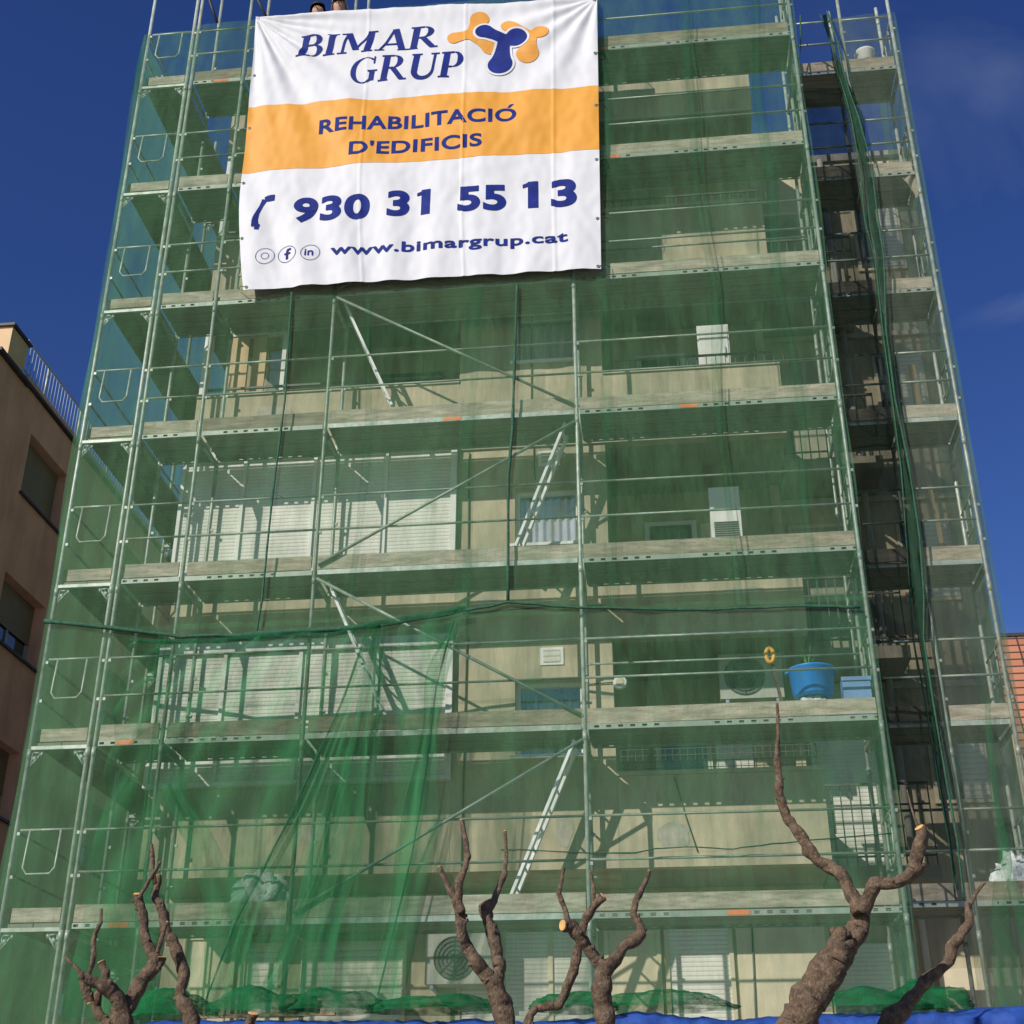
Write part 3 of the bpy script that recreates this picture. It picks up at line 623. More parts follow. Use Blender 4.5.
def seam(parent, xs, z0, z1, w, y=-.10, m='net_seam', s=0):
    def f(u, v):
        z = z0+(z1-z0)*v; x = xs+.09*noise.noise(Vector((xs, z*.45, s)))*1.6
        return (x+w*(u-.5)*(1+.5*noise.noise(Vector((z*.6, xs, s)))), y-.012*math.cos(u*9), z)
    return MB().grid(f, 6, 60).build('overlap', M[m], parent)
seam(n1, .42, 7.5, TOP, .16, s=1); seam(n1, 1.72, 7.5, TOP, .10, s=2); seam(n1, 1.80, 7.5, TOP, .022, -.115, 'net_thick', s=2)
seam(n1, -1.35, 7.6, 12.1, .22, s=3); seam(n1, -2.62, 7.6, 12.0, .10, s=4); seam(n1, 2.6, 7.5, TOP, .12, s=6)
hem(Q['rope1'][:7], .016, n1, seed=2); hem(Q['rope1'][6:], .028, n1, seed=5)
hem(Q['cordA'], .014, n1, 'lacing_cord'); hem(Q['cordB'], .017, n1, 'lacing_cord', seed=3)
n2 = thing('debris_net', (0, -.05, 5.3), 'lower green debris net over the front scaffold, loose along its bottom edge', 'netting', 'green debris nets')
sheet('mesh_sheet', M['net_low'], -5.58, 3.16, -.085, 3.12, 7.56, 4, .02, 110, 50, n2)
hem([(-.9, -.1, 4.86), (.3, -.1, 4.78), (.9, -.11, 4.84), (1.5, -.1, 4.80), (2.1, -.1, 4.86), (3.1, -.1, 4.92)], .007, n2, 'lacing_cord', seed=9)
n3 = thing('debris_net', (-6, 0, 9), 'green debris net wrapping the left corner and flank of the scaffold', 'netting', 'green debris nets')
sheet('mesh_sheet', M['net_low'], -6.34, -5.58, -.07, 2.4, TOP-.1, 7, .02, 20, 110, n3)
MB().grid(lambda u, v: (-6.345+wav(u*9, 2.4+v*14.8, 9, .04), -.07+9.4*u, 2.4+(TOP-2.5)*v), 60, 80).build('mesh_sheet', M['net_side'], n3)
MB().grid(lambda u, v: (-6.35-.05*math.sin(math.pi*v)+.1*u, -.09+.02*math.sin(u*8), 15.9+1.25*v), 8, 20).build('overlap', M['net_seam'], n3)
n4 = thing('debris_net', (3.2, .5, 9), 'strip of green net closing the right-hand end of the front scaffold', 'netting', 'green debris nets')
MB().grid(lambda u, v: (3.20+wav(u*2, v*14, 12, .03), -.06+1.1*u, 3.6+(TOP-3.6)*v), 16, 80).build('mesh_sheet', M['net_side'], n4)
n5 = thing('debris_net', (4.45, 1, 9), 'thin grey-green net over the set-back scaffold at the right-hand corner', 'netting', 'green debris nets')
sheet('mesh_sheet', M['net_right'], 3.95, 4.85, .98, 3.0, TOP+.15, 15, .03, 20, 100, n5)
MB().grid(lambda u, v: (4.86+wav(u*2, v*14, 17, .02), .98+2.0*u, 3.0+(TOP-2.9)*v), 20, 80).build('mesh_sheet', M['net_side'], n5)
bp = [Vector((p[0], .93, p[2])) for p in Q['bundle']]
rr = [.025,.03,.05,.07,.085,.03,.06,.07,.04,.03,.035,.055,.06,.03,.014,.014,.014,.012]
pts = []; rs = []
for i in range(len(bp)-1):
    for k in range(6):
        t = k/6; pts.append(bp[i].lerp(bp[i+1], t)+Vector((.03*noise.noise(Vector((i+t, 3, 1))), 0, 0))); rs.append((rr[i]*(1-t)+rr[i+1]*t)*(1+.25*noise.noise(Vector((i+t, 9, 1)))))
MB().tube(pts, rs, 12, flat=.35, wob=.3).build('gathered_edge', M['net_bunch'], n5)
hem([(p[0]-.06+.05*math.sin(i*.9), .90, p[2]) for i, p in enumerate(Q['bundle'])], .009, n5, 'lacing_cord', seed=14)
hem([(p[0]+.04+.03*math.sin(i*1.3), .86, p[2]) for i, p in enumerate(Q['bundle'])], .013, n5, 'lacing_cord', seed=4)
hem([(p[0]-.35-.12*i, .9, p[2]) for i, p in enumerate(Q['bundle'][:5])], .012, n5, 'lacing_cord', seed=8)
def bundle(pts_, w0, w1, parent, name='gathered_edge', m='net_thick', y=None, seed=0, fl=.4):
    P = [Vector(p) for p in pts_]; pts = []; rs = []
    N = len(P)-1
    for i in range(N):
        for k in range(6):
            t = k/6; q = P[i].lerp(P[i+1], t); q.x += .03*noise.noise(Vector((i+t, seed, 1))); pts.append(q); f = (i+t)/N; rs.append((w0*(1-f)+w1*f)*(1+.35*noise.noise(Vector(((i+t)*1.5, seed, 4)))))
    pts.append(P[-1]); rs.append(w1)
    return MB().tube(pts, rs, 10, flat=fl, wob=.2).build(name, M[m], parent)
bundle([(4.5, .9, 6.6), (4.42, .9, 5.6), (4.42, .88, 4.7), (4.5, .85, 4.0), (4.62, .8, 3.3)], .03, .10, n5, m='net_seam', seed=3)
bundle([(4.45, .9, 5.0), (4.25, .88, 4.2), (4.2, .85, 3.3)], .05, .16, n5, m='net_seam', seed=5)
n6 = thing('debris_net', (3.65, 1, 8), 'dark net hanging in the gap beside the right scaffold, darkened to deepen the shade', 'netting', 'green debris nets')
sheet('mesh_sheet', M['net_dark_shade'], 3.22, 4.10, 1.03, 5.0, 16.1, 21, .04, 20, 80, n6)
# gathered lower-left drape
n7 = thing('debris_net', (-3.3, -.2, 5.4), 'doubled net gathered at its top right, draped over the lower left front', 'netting', 'green debris nets')
def drape(u, v):
    xt = -5.2+3.95*u; xb = -5.35+3.35*u
    s_ = v**.8; x = xt*(1-s_)+xb*s_
    gx = -2.35; k = math.exp(-((u-.72)/.25)**2)*(1-v)**2
    x = x*(1-k*.5)+gx*k*.5
    zt = 7.36+.06*u-.10*math.sin(math.pi*u); z = zt*(1-v)+3.25*v
    fan = math.sin((u-.72)*42/(0.55+v))*(.05*(1-v)+.05)
    return (x+.03*noise.noise(Vector((u*8, v*3, 2))), -.20+fan*.8+.05*noise.noise(Vector((u*6, v*2.5, 5))), z)
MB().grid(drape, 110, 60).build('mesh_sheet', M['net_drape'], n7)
def ribbon(pts_, w0, w1, parent, y=-.27, m='net_drape', seed=0):
    P = [Vector(p) for p in pts_]; N = len(P)-1
    def f(u, v):
        k = min(N-1, int(v*N)); t = v*N-k; q = P[k].lerp(P[k+1], t); w = (w0+(w1-w0)*v)*(1+.5*noise.noise(Vector((v*4, seed, 2))))
        pl_ = .022*math.sin(u*13+seed+2*noise.noise(Vector((v*3, seed, 5))))+.03*noise.noise(Vector((u*3, v*6, seed)))
        return (q.x+w*(u-.5)+.05*noise.noise(Vector((v*3.5, seed, 1))), y+pl_, q.z)
    return MB().grid(f, 26, 70).build('fold', M[m], parent)
ws = [(.07,.20),(.10,.34),(.18,.40),(.14,.06)]
for i, dpts in enumerate(Q['drips']):
    ribbon([(p[0], 0, p[2]) for p in dpts], ws[i][0], ws[i][1], n7, y=-.27-.02*i, m='net_drape', seed=i*3)
ribbon([(-4.5, 0, 5.6), (-4.1, 0, 5.0), (-3.75, 0, 4.4), (-3.55, 0, 3.3)], .25, .55, n7, y=-.31, seed=31)
ribbon([(-2.35, 0, 7.35), (-2.6, 0, 6.4), (-3.0, 0, 5.3), (-3.45, 0, 4.3), (-3.7, 0, 3.3)], .05, .30, n7, y=-.36, seed=41)
ribbon([(-2.3, 0, 7.35), (-2.45, 0, 6.2), (-2.55, 0, 5.0), (-2.9, 0, 3.4)], .08, .7, n7, y=-.40, seed=47)
hem([(-2.36, -.38, 7.35), (-2.6, -.38, 6.5), (-3.1, -.38, 5.2), (-3.6, -.38, 4.1), (-3.85, -.38, 3.3)], .012, n7, 'crease', 'net_thick', seed=3)
hem([(-1.42, -.3, 7.4), (-1.6, -.3, 6.6), (-1.68, -.3, 5.7), (-1.8, -.3, 4.8), (-2.1, -.3, 3.4)], .010, n7, 'crease', 'net_thick', seed=8)
MB().grid(lambda u, v: (-1.85+.62*u-.10*v*(1-u), -.26+.04*math.sin(u*12), 7.50+.06*u-(.60-.25*u)*v*(.6+.4*math.sin(math.pi*u))), 20, 14).build('overlap', M['net_seam'], n7)
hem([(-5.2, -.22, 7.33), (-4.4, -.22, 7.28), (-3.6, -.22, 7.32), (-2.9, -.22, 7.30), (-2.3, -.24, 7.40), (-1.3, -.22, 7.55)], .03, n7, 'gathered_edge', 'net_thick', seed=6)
# heaps of net on the tarpaulin
heaps = [(-4.0, -.9, 3.18, .42, .26), (-3.05, -1.05, 3.18, .5, .22), (-2.35, -1.15, 3.18, .42, .20), (-1.35, -1.15, 3.17, .60, .15), (-.05, -1.2, 3.16, .42, .15), (.68, -1.1, 3.17, .62, .16), (2.55, -1.1, 3.15, .50, .17), (3.1, -.8, 3.15, .42, .26)]
hl = ['leftmost heap of green net on the canopy by the forked left tree', 'heap of green net below the hanging folds', 'heap of green net below the grey air conditioner end of the canopy, left side',
      'long heap of green net on the tarpaulin left of the straight-trunked tree', 'small heap of green net between the two middle trees', 'long low heap of green net right of the middle trees', 'heap of green net right of the thick leaning trunk', 'rightmost heap of green net on the canopy near the slender branch']
hl[2] = 'heap of green net on the canopy just right of the hanging folds'
for (x, y, z, rx, rz), lb in zip(heaps, hl):
    o = len(hl)
    mb = MB(); N1, N2 = 40, 22
    def hp(u, v):
        a = 2*math.pi*u; p = math.pi*.5*v
        d = Vector((math.cos(a)*math.cos(p), math.sin(a)*math.cos(p), math.sin(p)))
        k = 1+.32*noise.noise(Vector((d.x*1.8+x*5, d.y*2, d.z*1.2)))+.07*(.3-abs(noise.noise(Vector((d.x*6+x, d.y*5, d.z*5)))))*3
        return (x+d.x*rx*k, y+d.y*.32*k, z-.03+d.z*rz*.95*k*(1+.10*math.sin(d.x*5+x)))
    mb.grid(hp, N1, N2)
    tag(mb.build('net_heap', M['net_pile']), lb, 'netting', 'heaps of net on the canopy')

# ---------------------------------------------------------------- banner
def bz(u): return 17.21+(17.00-17.21)*u
def bb(u): return 12.235+(12.20-12.235)*u
def bxl(v): return -4.60+.05*math.sin(min(1, v/.6)*math.pi/2)+(.22*((v-.62)/.38)**1.5 if v > .62 else 0)
def bxr(v): return .45-.085*v
def inv(x, z):
    u = .5
    for _ in range(4):
        v = (bz(u)-z)/(bz(u)-bb(u)); v = min(1.02, max(-.02, v)); u = (x-bxl(v))/(bxr(v)-bxl(v))
    return u, v
def bdisp(u, v):
    x = u*5.05; z = v*4.95
    d = 0
    # tension folds from the two top corners
    r = math.hypot(x, z)+.15; a = math.atan2(z, x)
    d += .034*math.exp(-r/3.4)*min(1, r*1.4)*math.sin(a*15+.8*math.sin(r*1.1))+.02*math.exp(-r/2.5)*math.sin(a*31+1)*min(1,r)
    r2 = math.hypot(5.05-x, z)+.15; a2 = math.atan2(z, 5.05-x)
    d += .022*math.exp(-r2/2.4)*min(1, r2*1.4)*math.sin(a2*17+1.1)
    # diagonal crease
    t = (x*.62-z*.79); d += .020*math.exp(-((t+.15)/.28)**2)*math.sin(r*1.7)
    # vertical pleats low down
    d += .022*v**1.4*math.sin(x*9.5+1.3*noise.noise(Vector((x*.8, z*.7, 2))))*(.35+.65*math.exp(-x/1.7))
    d += .035*noise.noise(Vector((x*.9, z*.55, 7)))+.014*noise.noise(Vector((x*2.6, z*1.8, 1)))+.006*noise.noise(Vector((x*8, z*5, 11)))
    # corner fold bottom-left
    c = (x+.0)*.9-(z-2.4)*.26; d += -.022*math.exp(-((c)/.12)**2)*(1 if z > 1.6 else max(0, z-.6))*.8
    for sx in (1.72, 3.15, 4.42): d += .009*math.exp(-((x-sx)/.016)**2)
    q = max(0, 1-((x-2.0)/1.7)**2)*max(0, 1-((z-.95)/.9)**2)
    return d*1.2*(1-.5*q)
def bpos(x, z, off=0.0):
    u, v = inv(x, z)
    return (x, -.18-.0-bdisp(u, v)-off, z)
ban = thing('banner', (-2, -.15, 12.3), 'large white and orange advertising banner with blue lettering tied to the top of the scaffold', 'banner')
NU, NV = 260, 250
va, vb = .352, .592
def bgrid(v0, v1, nv, name, m, off=0.0):
    def f(u, v):
        vv = v0+(v1-v0)*v
        wv = vv
        x = bxl(wv)+(bxr(wv)-bxl(wv))*u; z = bz(u)+(bb(u)-bz(u))*wv
        return (x, -.18-bdisp(u, wv)-off, z)
    return MB().grid(f, NU, nv).build(name, m, ban)
bgrid(0, 1, NV, 'banner_sheet', M['banner'])
bgrid(va, vb, 70, 'orange_stripe', M['orange'], .003)
for k in range(9):
    pass
def lay(tris_mb, name, m, off):
    """cut flat artwork finely and lay it over the folds of the banner (x,z in the mesh's x,y)"""
    bm = bmesh.new()
    vs = [bm.verts.new((p[0], 0, p[1])) for p in tris_mb.v]
    for f in tris_mb.f:
        try: bm.faces.new([vs[i] for i in f])
        except ValueError: pass
    xs = [v.co.x for v in bm.verts]; zs = [v.co.z for v in bm.verts]
    st = .035
    x = min(xs)+st
    while x < max(xs):
        bmesh.ops.bisect_plane(bm, geom=bm.verts[:]+bm.edges[:]+bm.faces[:], plane_co=(x,0,0), plane_no=(1,0,0)); x += st
    z = min(zs)+st
    while z < max(zs):
        bmesh.ops.bisect_plane(bm, geom=bm.verts[:]+bm.edges[:]+bm.faces[:], plane_co=(0,0,z), plane_no=(0,0,1)); z += st
    for v in bm.verts:
        v.co.y = bpos(v.co.x, v.co.z, off+v.co.y)[1]
    bmesh.ops.recalc_face_normals(bm, faces=bm.faces)
    me = bpy.data.meshes.new(name); bm.to_mesh(me); bm.free()
    for p in me.polygons:
        p.use_smooth = True
    me.materials.append(m); o = bpy.data.objects.new(name, me); col.objects.link(o); o.parent = ban
    me.transform(Matrix.Translation(-ban.location))
    return o
def text2d(body, key, bold=.018, shear=0.0, xheight=False):
    (p, q, h) = TXT[key]
    cu = bpy.data.curves.new('t', 'FONT'); cu.body = body; cu.size = 1; cu.offset = bold; cu.shear = shear; cu.resolution_u = 6; cu.space_character = 1.06
    ob = bpy.data.objects.new('t', cu); col.objects.link(ob)
    dg = bpy.context.evaluated_depsgraph_get(); me = bpy.data.meshes.new_from_object(ob.evaluated_get(dg))
    v = [tuple(a.co) for a in me.vertices]; f = [tuple(a.vertices) for a in me.polygons]
    bpy.data.objects.remove(ob); bpy.data.meshes.remove(me)
    x0 = min(a[0] for a in v); x1 = max(a[0] for a in v); hh = .70
    sx = (q[0]-p[0])/(x1-x0); sy = h/hh if not xheight else h/.735
    mb = MB(); mb.add([(p[0]+(a[0]-x0)*sx, p[1]+(q[1]-p[1])*(a[0]-x0)/(x1-x0)+a[1]*sy) for a in v], f)
    return mb
for body, key, b_ in (("REHABILITACIO", 'reh', .028), ("D'EDIFICIS", 'edi', .028), ("930", 'd930', .04), ("31", 'd31', .04), ("55", 'd55', .04), ("13", 'd13', .04)):
    lay(text2d(body, key, b_), 'lettering', M['blue'], .007)
lay(text2d("www.bimargrup.cat", 'web', .024, 0, True), 'lettering', M['blue'], .007)
(p_, q_, h_) = TXT['reh']
lay(MB().add([(q_[0]-.13, q_[1]+h_*1.10), (q_[0]-.09, q_[1]+h_*1.07), (q_[0]-.03, q_[1]+h_*1.34), (q_[0]-.09, q_[1]+h_*1.36)], [(0,1,2,3)]), 'lettering', M['blue'], .007)
for key, left in (('d31', False), ('d13', True)):
    (p_, q_, h_) = TXT[key]; wd = q_[0]-p_[0]
    x1_ = p_[0]+.02 if left else q_[0]-wd*.16
    lay(MB().add([(x1_-.09, p_[1]+h_*.80), (x1_+.01, p_[1]+h_*.86), (x1_+.01, p_[1]+h_*1.0), (x1_-.02, p_[1]+h_*1.0), (x1_-.09, p_[1]+h_*.93)], [(0,1,2,3,4)]), 'lettering', M['blue'], .0085)
# serif capitals built from strokes; unit height 1
TH, TN, SF = .19, .075, .055
def sl_(x0, y0, x1, y1, w): return ('l', x0, y0, x1, y1, w)
def arc(cx, cy, rx, ry, a0, a1, wa, wb): return ('a', cx, cy, rx, ry, a0, a1, wa, wb)
def serif(x, y, w=.30): return sl_(x-w/2, y, x+w/2, y, SF)
GL = {
 'B': (.74, [sl_(.17,0,.17,1,TH), serif(.15,.027,.3), serif(.15,.973,.3), sl_(.15,.97,.38,.97,TN*.8), sl_(.15,.54,.42,.54,TN*.8), sl_(.15,.03,.40,.03,TN*.8), arc(.36,.755,.20,.215,90,-90,.07,.07), arc(.40,.285,.24,.255,90,-90,.07,.07)]),
 'I': (.42, [sl_(.2,0,.2,1,TH), serif(.2,.027,.34), serif(.2,.973,.34)]),
 'M': (1.10, [sl_(.16,0,.20,1,TN), serif(.16,.027,.28), serif(.15,.973,.26), sl_(.22,1,.55,.12,TH), sl_(.86,1,.55,.12,TN), sl_(.88,0,.88,1,TH), serif(.88,.027,.32), serif(.93,.973,.26)]),
 'A': (.92, [sl_(.14,0,.44,1,TN), sl_(.47,1,.78,0,TH), sl_(.24,.33,.66,.33,TN), serif(.14,.027,.28), serif(.79,.027,.30)]),
 'R': (.88, [sl_(.17,0,.17,1,TH), serif(.15,.027,.3), serif(.15,.973,.3), sl_(.15,.97,.38,.97,TN*.8), sl_(.15,.50,.40,.50,TN*.8), arc(.38,.735,.21,.235,90,-90,.07,.07), sl_(.38,.50,.72,.03,TH), serif(.76,.027,.22)]),
 'G': (.94, [arc(.46,.5,.36,.47,52,308,.03,.09), sl_(.71,.08,.71,.42,TH*.85), serif(.71,.44,.30), sl_(.72,.72,.72,.98,.05)]),
 'U': (.96, [sl_(.20,.30,.20,1,TH), serif(.2,.973,.32), sl_(.76,.30,.76,1,TN), serif(.76,.973,.26), arc(.475,.31,.28,.285,180,360,TH/2,TN/2)]),
 'P': (.76, [sl_(.17,0,.17,1,TH), serif(.17,.027,.34), serif(.15,.973,.3), sl_(.15,.97,.38,.97,TN*.8), sl_(.15,.42,.38,.42,TN*.8), arc(.38,.695,.22,.275,90,-90,.07,.07)]),
}
def serif_text(body, key):
    (p, q, h) = TXT[key]
    polys = []; x = 0
    for ch in body:
        wd, st = GL[ch]
        for s_ in st:
            if s_[0] == 'l':
                _, x0, y0, x1, y1, w = s_
                if abs(x1-x0) > abs(y1-y0)*1.6: polys.append([(x+x0, y0-w/2), (x+x1, y1-w/2), (x+x1, y1+w/2), (x+x0, y0+w/2)])
                else: polys.append([(x+x0-w/2, y0), (x+x0+w/2, y0), (x+x1+w/2, y1), (x+x1-w/2, y1)])
            else:
                _, cx, cy, rx, ry, a0, a1, wa, wb = s_; N = 18
                for k in range(N):
                    def pt(i, o_):
                        t = i/N; a = R(a0+(a1-a0)*t); m_ = abs(math.cos(a)); w = (wa+(wb-wa)*t)
                        w = w*.35+.062*m_ if ch in 'BRPG' else w
                        return (x+cx+(rx+o_*w)*math.cos(a), cy+(ry+o_*w*(.5 if ch in 'BRPG' else 1))*math.sin(a))
                    polys.append([pt(k,-1), pt(k+1,-1), pt(k+1,1), pt(k,1)])
        x += wd
    xm = x-.1; x0 = .02
    sx = (q[0]-p[0])/(xm-x0); mbs = MB()
    for pl in polys:
        mbs.add([(p[0]+(a-x0+(b*.12))*sx, p[1]+(q[1]-p[1])*(a-x0)/(xm-x0)+b*h) for a, b in pl], [tuple(range(len(pl)))])
    return mbs
def lay_stack(mb, name, m, off):
    # each stroke gets its own whisker of offset so that overlapping strokes never share a plane
    bmv = mb.v; mb2 = mb
    o = lay(mb2, name, m, off); me = o.data
    # connected islands -> tiny y offsets
    bm = bmesh.new(); bm.from_mesh(me); seen = set(); k = 0
    bm.verts.ensure_lookup_table()
    for v in bm.verts:
        if v.index in seen: continue
        st = [v]; seen.add(v.index)
        while st:
            a = st.pop(); a.co.y -= .00025*(k % 7)
            for e in a.link_edges:
                b_ = e.other_vert(a)
                if b_.index not in seen: seen.add(b_.index); st.append(b_)
        k += 1
    bm.to_mesh(me); bm.free()
    return o
lay_stack(serif_text('BIMAR', 'bimar'), 'lettering', M['blue'], .007)
lay_stack(serif_text('GRUP', 'grup'), 'lettering', M['blue'], .007)
def disc(c, r, n=26): return [(c[0]+r*math.cos(2*math.pi*k/n), c[1]+r*math.sin(2*math.pi*k/n)) for k in range(n)]
def blob(nodes, grow=0.0):
    mb = MB(); c = nodes[0]
    mb.add(disc(c, c[2]+grow), [tuple(range(26))])
    for l in nodes[1:]:
        mb.add(disc(l, l[2]+grow), [tuple(range(26))])
        d = Vector((l[0]-c[0], l[1]-c[1])); n = Vector((-d.y, d.x)).normalized(); N = 10
        for k in range(N):
            def pt(t, s_):
                w = (c[2]*(1-t)+l[2]*t); w = w*(1-.16*math.sin(math.pi*min(1, t*1.05))) ; w += grow
                return (c[0]+d.x*t+n.x*w*s_, c[1]+d.y*t+n.y*w*s_)
            mb.add([pt(k/N,-1), pt((k+1)/N,-1), pt((k+1)/N,1), pt(k/N,1)], [(0,1,2,3)])
    return mb
lay_stack(blob(LOGO['o1']), 'emblem', M['logo_orange'], .007)
lay_stack(blob(LOGO['o2']), 'emblem', M['logo_orange'], .007)
lay_stack(blob(LOGO['b'], .035), 'emblem_outline', M['banner'], .011)
lay_stack(blob(LOGO['b']), 'emblem', M['blue'], .015)
# telephone handset
mb = MB()
for k in range(len(PHONE)-1):
    a, b_ = PHONE[k], PHONE[k+1]; d = Vector((b_[0]-a[0], b_[1]-a[1])); n = Vector((-d.y, d.x)).normalized()
    mb.add([(a[0]-n.x*a[2], a[1]-n.y*a[2]), (b_[0]-n.x*b_[2], b_[1]-n.y*b_[2]), (b_[0]+n.x*b_[2], b_[1]+n.y*b_[2]), (a[0]+n.x*a[2], a[1]+n.y*a[2])], [(0,1,2,3)])
lay_stack(mb, 'handset_mark', M['blue'], .007)
def ring(c, r, w):
    mb = MB(); N = 32
    for k in range(N):
        a, b_ = 2*math.pi*k/N, 2*math.pi*(k+1)/N
        mb.add([(c[0]+(r+o)*math.cos(t), c[1]+(r+o)*math.sin(t)) for t, o in ((a,-w),(b_,-w),(b_,w),(a,w))], [(0,1,2,3)])
    return mb
for k, c in enumerate(ICON):
    lay(ring(c, .125, .0035), 'icon_ring', M['blue'], .007)
    if k == 0: lay(ring(c, .05, .0035), 'icon_mark', M['blue'], .007)
    if k == 1: lay_stack(MB().add([(c[0]-.015,c[1]-.08),(c[0]+.02,c[1]-.08),(c[0]+.02,c[1]+.05),(c[0]-.015,c[1]+.05)],[(0,1,2,3)]).add([(c[0]-.04,c[1]-.005),(c[0]+.05,c[1]-.005),(c[0]+.05,c[1]+.02),(c[0]-.04,c[1]+.02)],[(0,1,2,3)]).add([(c[0]-.015,c[1]+.04),(c[0]+.055,c[1]+.055),(c[0]+.055,c[1]+.085),(c[0]+.0,c[1]+.08)],[(0,1,2,3)]), 'icon_mark', M['blue'], .007)
    if k == 2:
        mb = MB()
        for x0, x1, z0, z1 in ((-.075,-.055,-.05,.03),(-.075,-.055,.04,.058),(-.035,-.015,-.05,.03),(-.015,.03,.012,.032),(.02,.04,-.05,.02)):
            mb.add([(c[0]+x0,c[1]+z0),(c[0]+x1,c[1]+z0),(c[0]+x1,c[1]+z1),(c[0]+x0,c[1]+z1)],[(0,1,2,3)])
        lay_stack(mb, 'icon_mark', M['blue'], .007)
for v_ in (0.0, .22, .42, .62, .82, 1.0):
    for sd_ in (0, 1):
        x = bxl(v_) if sd_ == 0 else bxr(v_); z = bz(sd_)+(bb(sd_)-bz(sd_))*v_; dx = .04 if sd_ == 0 else -.04; zz = z-.04 if v_ < .9 else z+.04
        yy = bpos(x+dx, zz, .006)[1]
        MB().tube([(x+dx+.018*math.cos(t), yy, zz+.018*math.sin(t)) for t in [k*math.pi/6 for k in range(13)]], .006, 6).build('eyelet', M['steel'], ban)
        if v_ > 0: MB().tube([(x+dx, yy, zz), (x-dx*1.2, yy+.02, zz+.03), (x-dx*3, -.02, zz+.09)], .005, 5).build('tie_cord', M['rope'], ban)
# eyelet cords tying it to the top guard rail
for k in range(8):
    u = k/7; x = bxl(0)+(bxr(0)-bxl(0))*u; z = bz(u)
    MB().tube([(x, -.14, z-.03), (x+.01, -.03, min(z, 17.2)), (x, .0, 17.21)], .006, 6).build('tie_cord', M['rope'], ban)

# ---------------------------------------------------------------- people on the top deck
def person(loc, label, cap, lean):
    x, y, zt = loc; zd = ZL(6)+.075
    root = thing('person', (x, y+.25, zd), label, 'person')
    hz = zt-.12
    V = [(x, y+.30, zd+.42), (x+lean*.3, y+.26, zd+.70), (x+lean*.7, y+.17, hz-.32), (x+lean, y+.08, hz-.16), (x+lean, y+.04, hz-.05), (x+lean, y+.01, hz+.03), (x+lean, y+.02, hz+.10),
         (x-.20+lean*.7, y+.16, hz-.30), (x-.27, y+.02, hz-.46), (x-.30, y-.08, 17.17),
         (x+.20+lean*.7, y+.16, hz-.30), (x+.27, y+.02, hz-.46), (x+.26, y-.08, 17.17),
         (x-.13, y+.26, zd+.38), (x-.17, y+.05, zd+.30), (x-.17, y+.34, zd+.07), (x-.17, y+.22, zd+.04),
         (x+.13, y+.26, zd+.38), (x+.17, y+.05, zd+.30), (x+.17, y+.34, zd+.07), (x+.17, y+.22, zd+.04)]
    rad = [.15,.14,.15,.06,.085,.105,.08, .07,.05,.038, .07,.05,.038, .10,.075,.05,.04, .10,.075,.05,.04]
    E = [(0,1),(1,2),(2,3),(3,4),(4,5),(5,6),(2,7),(7,8),(8,9),(2,10),(10,11),(11,12),(0,13),(13,14),(14,15),(15,16),(0,17),(17,18),(18,19),(19,20)]
    me = bpy.data.meshes.new('body'); me.from_pydata([Vector(v)-Vector(root.location) for v in V], E, []); me.update()
    o = bpy.data.objects.new('body', me); col.objects.link(o); o.parent = root
    sk = o.modifiers.new('s', 'SKIN'); ss = o.modifiers.new('ss', 'SUBSURF'); ss.levels = 2; ss.render_levels = 2
    for i, r in enumerate(rad): me.skin_vertices[0].data[i].radius = (r, r)
    me.skin_vertices[0].data[0].use_root = True
    dg = bpy.context.evaluated_depsgraph_get(); m2 = bpy.data.meshes.new_from_object(o.evaluated_get(dg)); o.modifiers.clear(); o.data = m2
    m2.materials.clear(); m2.materials.append(M['cloth']); m2.materials.append(M['skin'])
    for p in m2.polygons:
        p.use_smooth = True
        w_ = p.center + root.location
        p.material_index = 1 if (w_.z > hz-.13 and abs(w_.x-x-lean) < .15) or (w_.y < y-.03) else 0
    H = Vector((x+lean, y+.02, hz+.03))
    MB().grid(lambda u, v: (H.x+.128*math.cos(2*math.pi*u)*math.cos(1.57*v), H.y+.02+.145*math.sin(2*math.pi*u)*math.cos(1.57*v), H.z+.025+(.03 if math.sin(2*math.pi*u) < -.3 else -.07)*(1-v)+.125*math.sin(1.57*v)), 24, 12).build('cap' if cap else 'hair', M['cap'] if cap else M['hair'], root)
    if cap: MB().grid(lambda u, v: (H.x-.09+.18*u, H.y-.07-.09*v*math.sin(math.pi*u)**.5, H.z+.045-.01*v), 10, 4).build('cap_peak', M['hair'], root)
    for s_ in (-1, 1): MB().lathe((H.x+s_*.035, H.y-.098, H.z-.01), [(0.0,-.008),(.009,0),(0,.008)], 8).build('eye', M['hair'], root)
    MB().tube([(H.x, H.y-.09, H.z-.0), (H.x, H.y-.125, H.z-.035)], [.008, .015], 8).build('nose', M['skin'], root)
    # fingers curled over the edge of the banner
    for sx, hx in ((-1, x-.30), (1, x+.26)):
        for k in range(4):
            fx = hx-.03+k*.02
            MB().tube([(fx, y-.07, 17.20), (fx, y-.12, 17.235), (fx, y-.175, 17.235), (fx, y-.19, 17.21-.005*k)], [.011,.011,.010,.008], 7).build('finger', M['skin'], root)
        MB().tube([(hx-sx*.03, y-.07, 17.19), (hx-sx*.06, y-.12, 17.215)], [.013, .010], 7).build('thumb', M['skin'], root)
person((-3.45, .10, 17.70), 'worker in a white cap with dark peak peering over the top edge of the banner', True, .02)
person((-3.90, .12, 17.66), 'dark-haired worker in dark jacket crouching behind the top edge of the banner', False, .14)

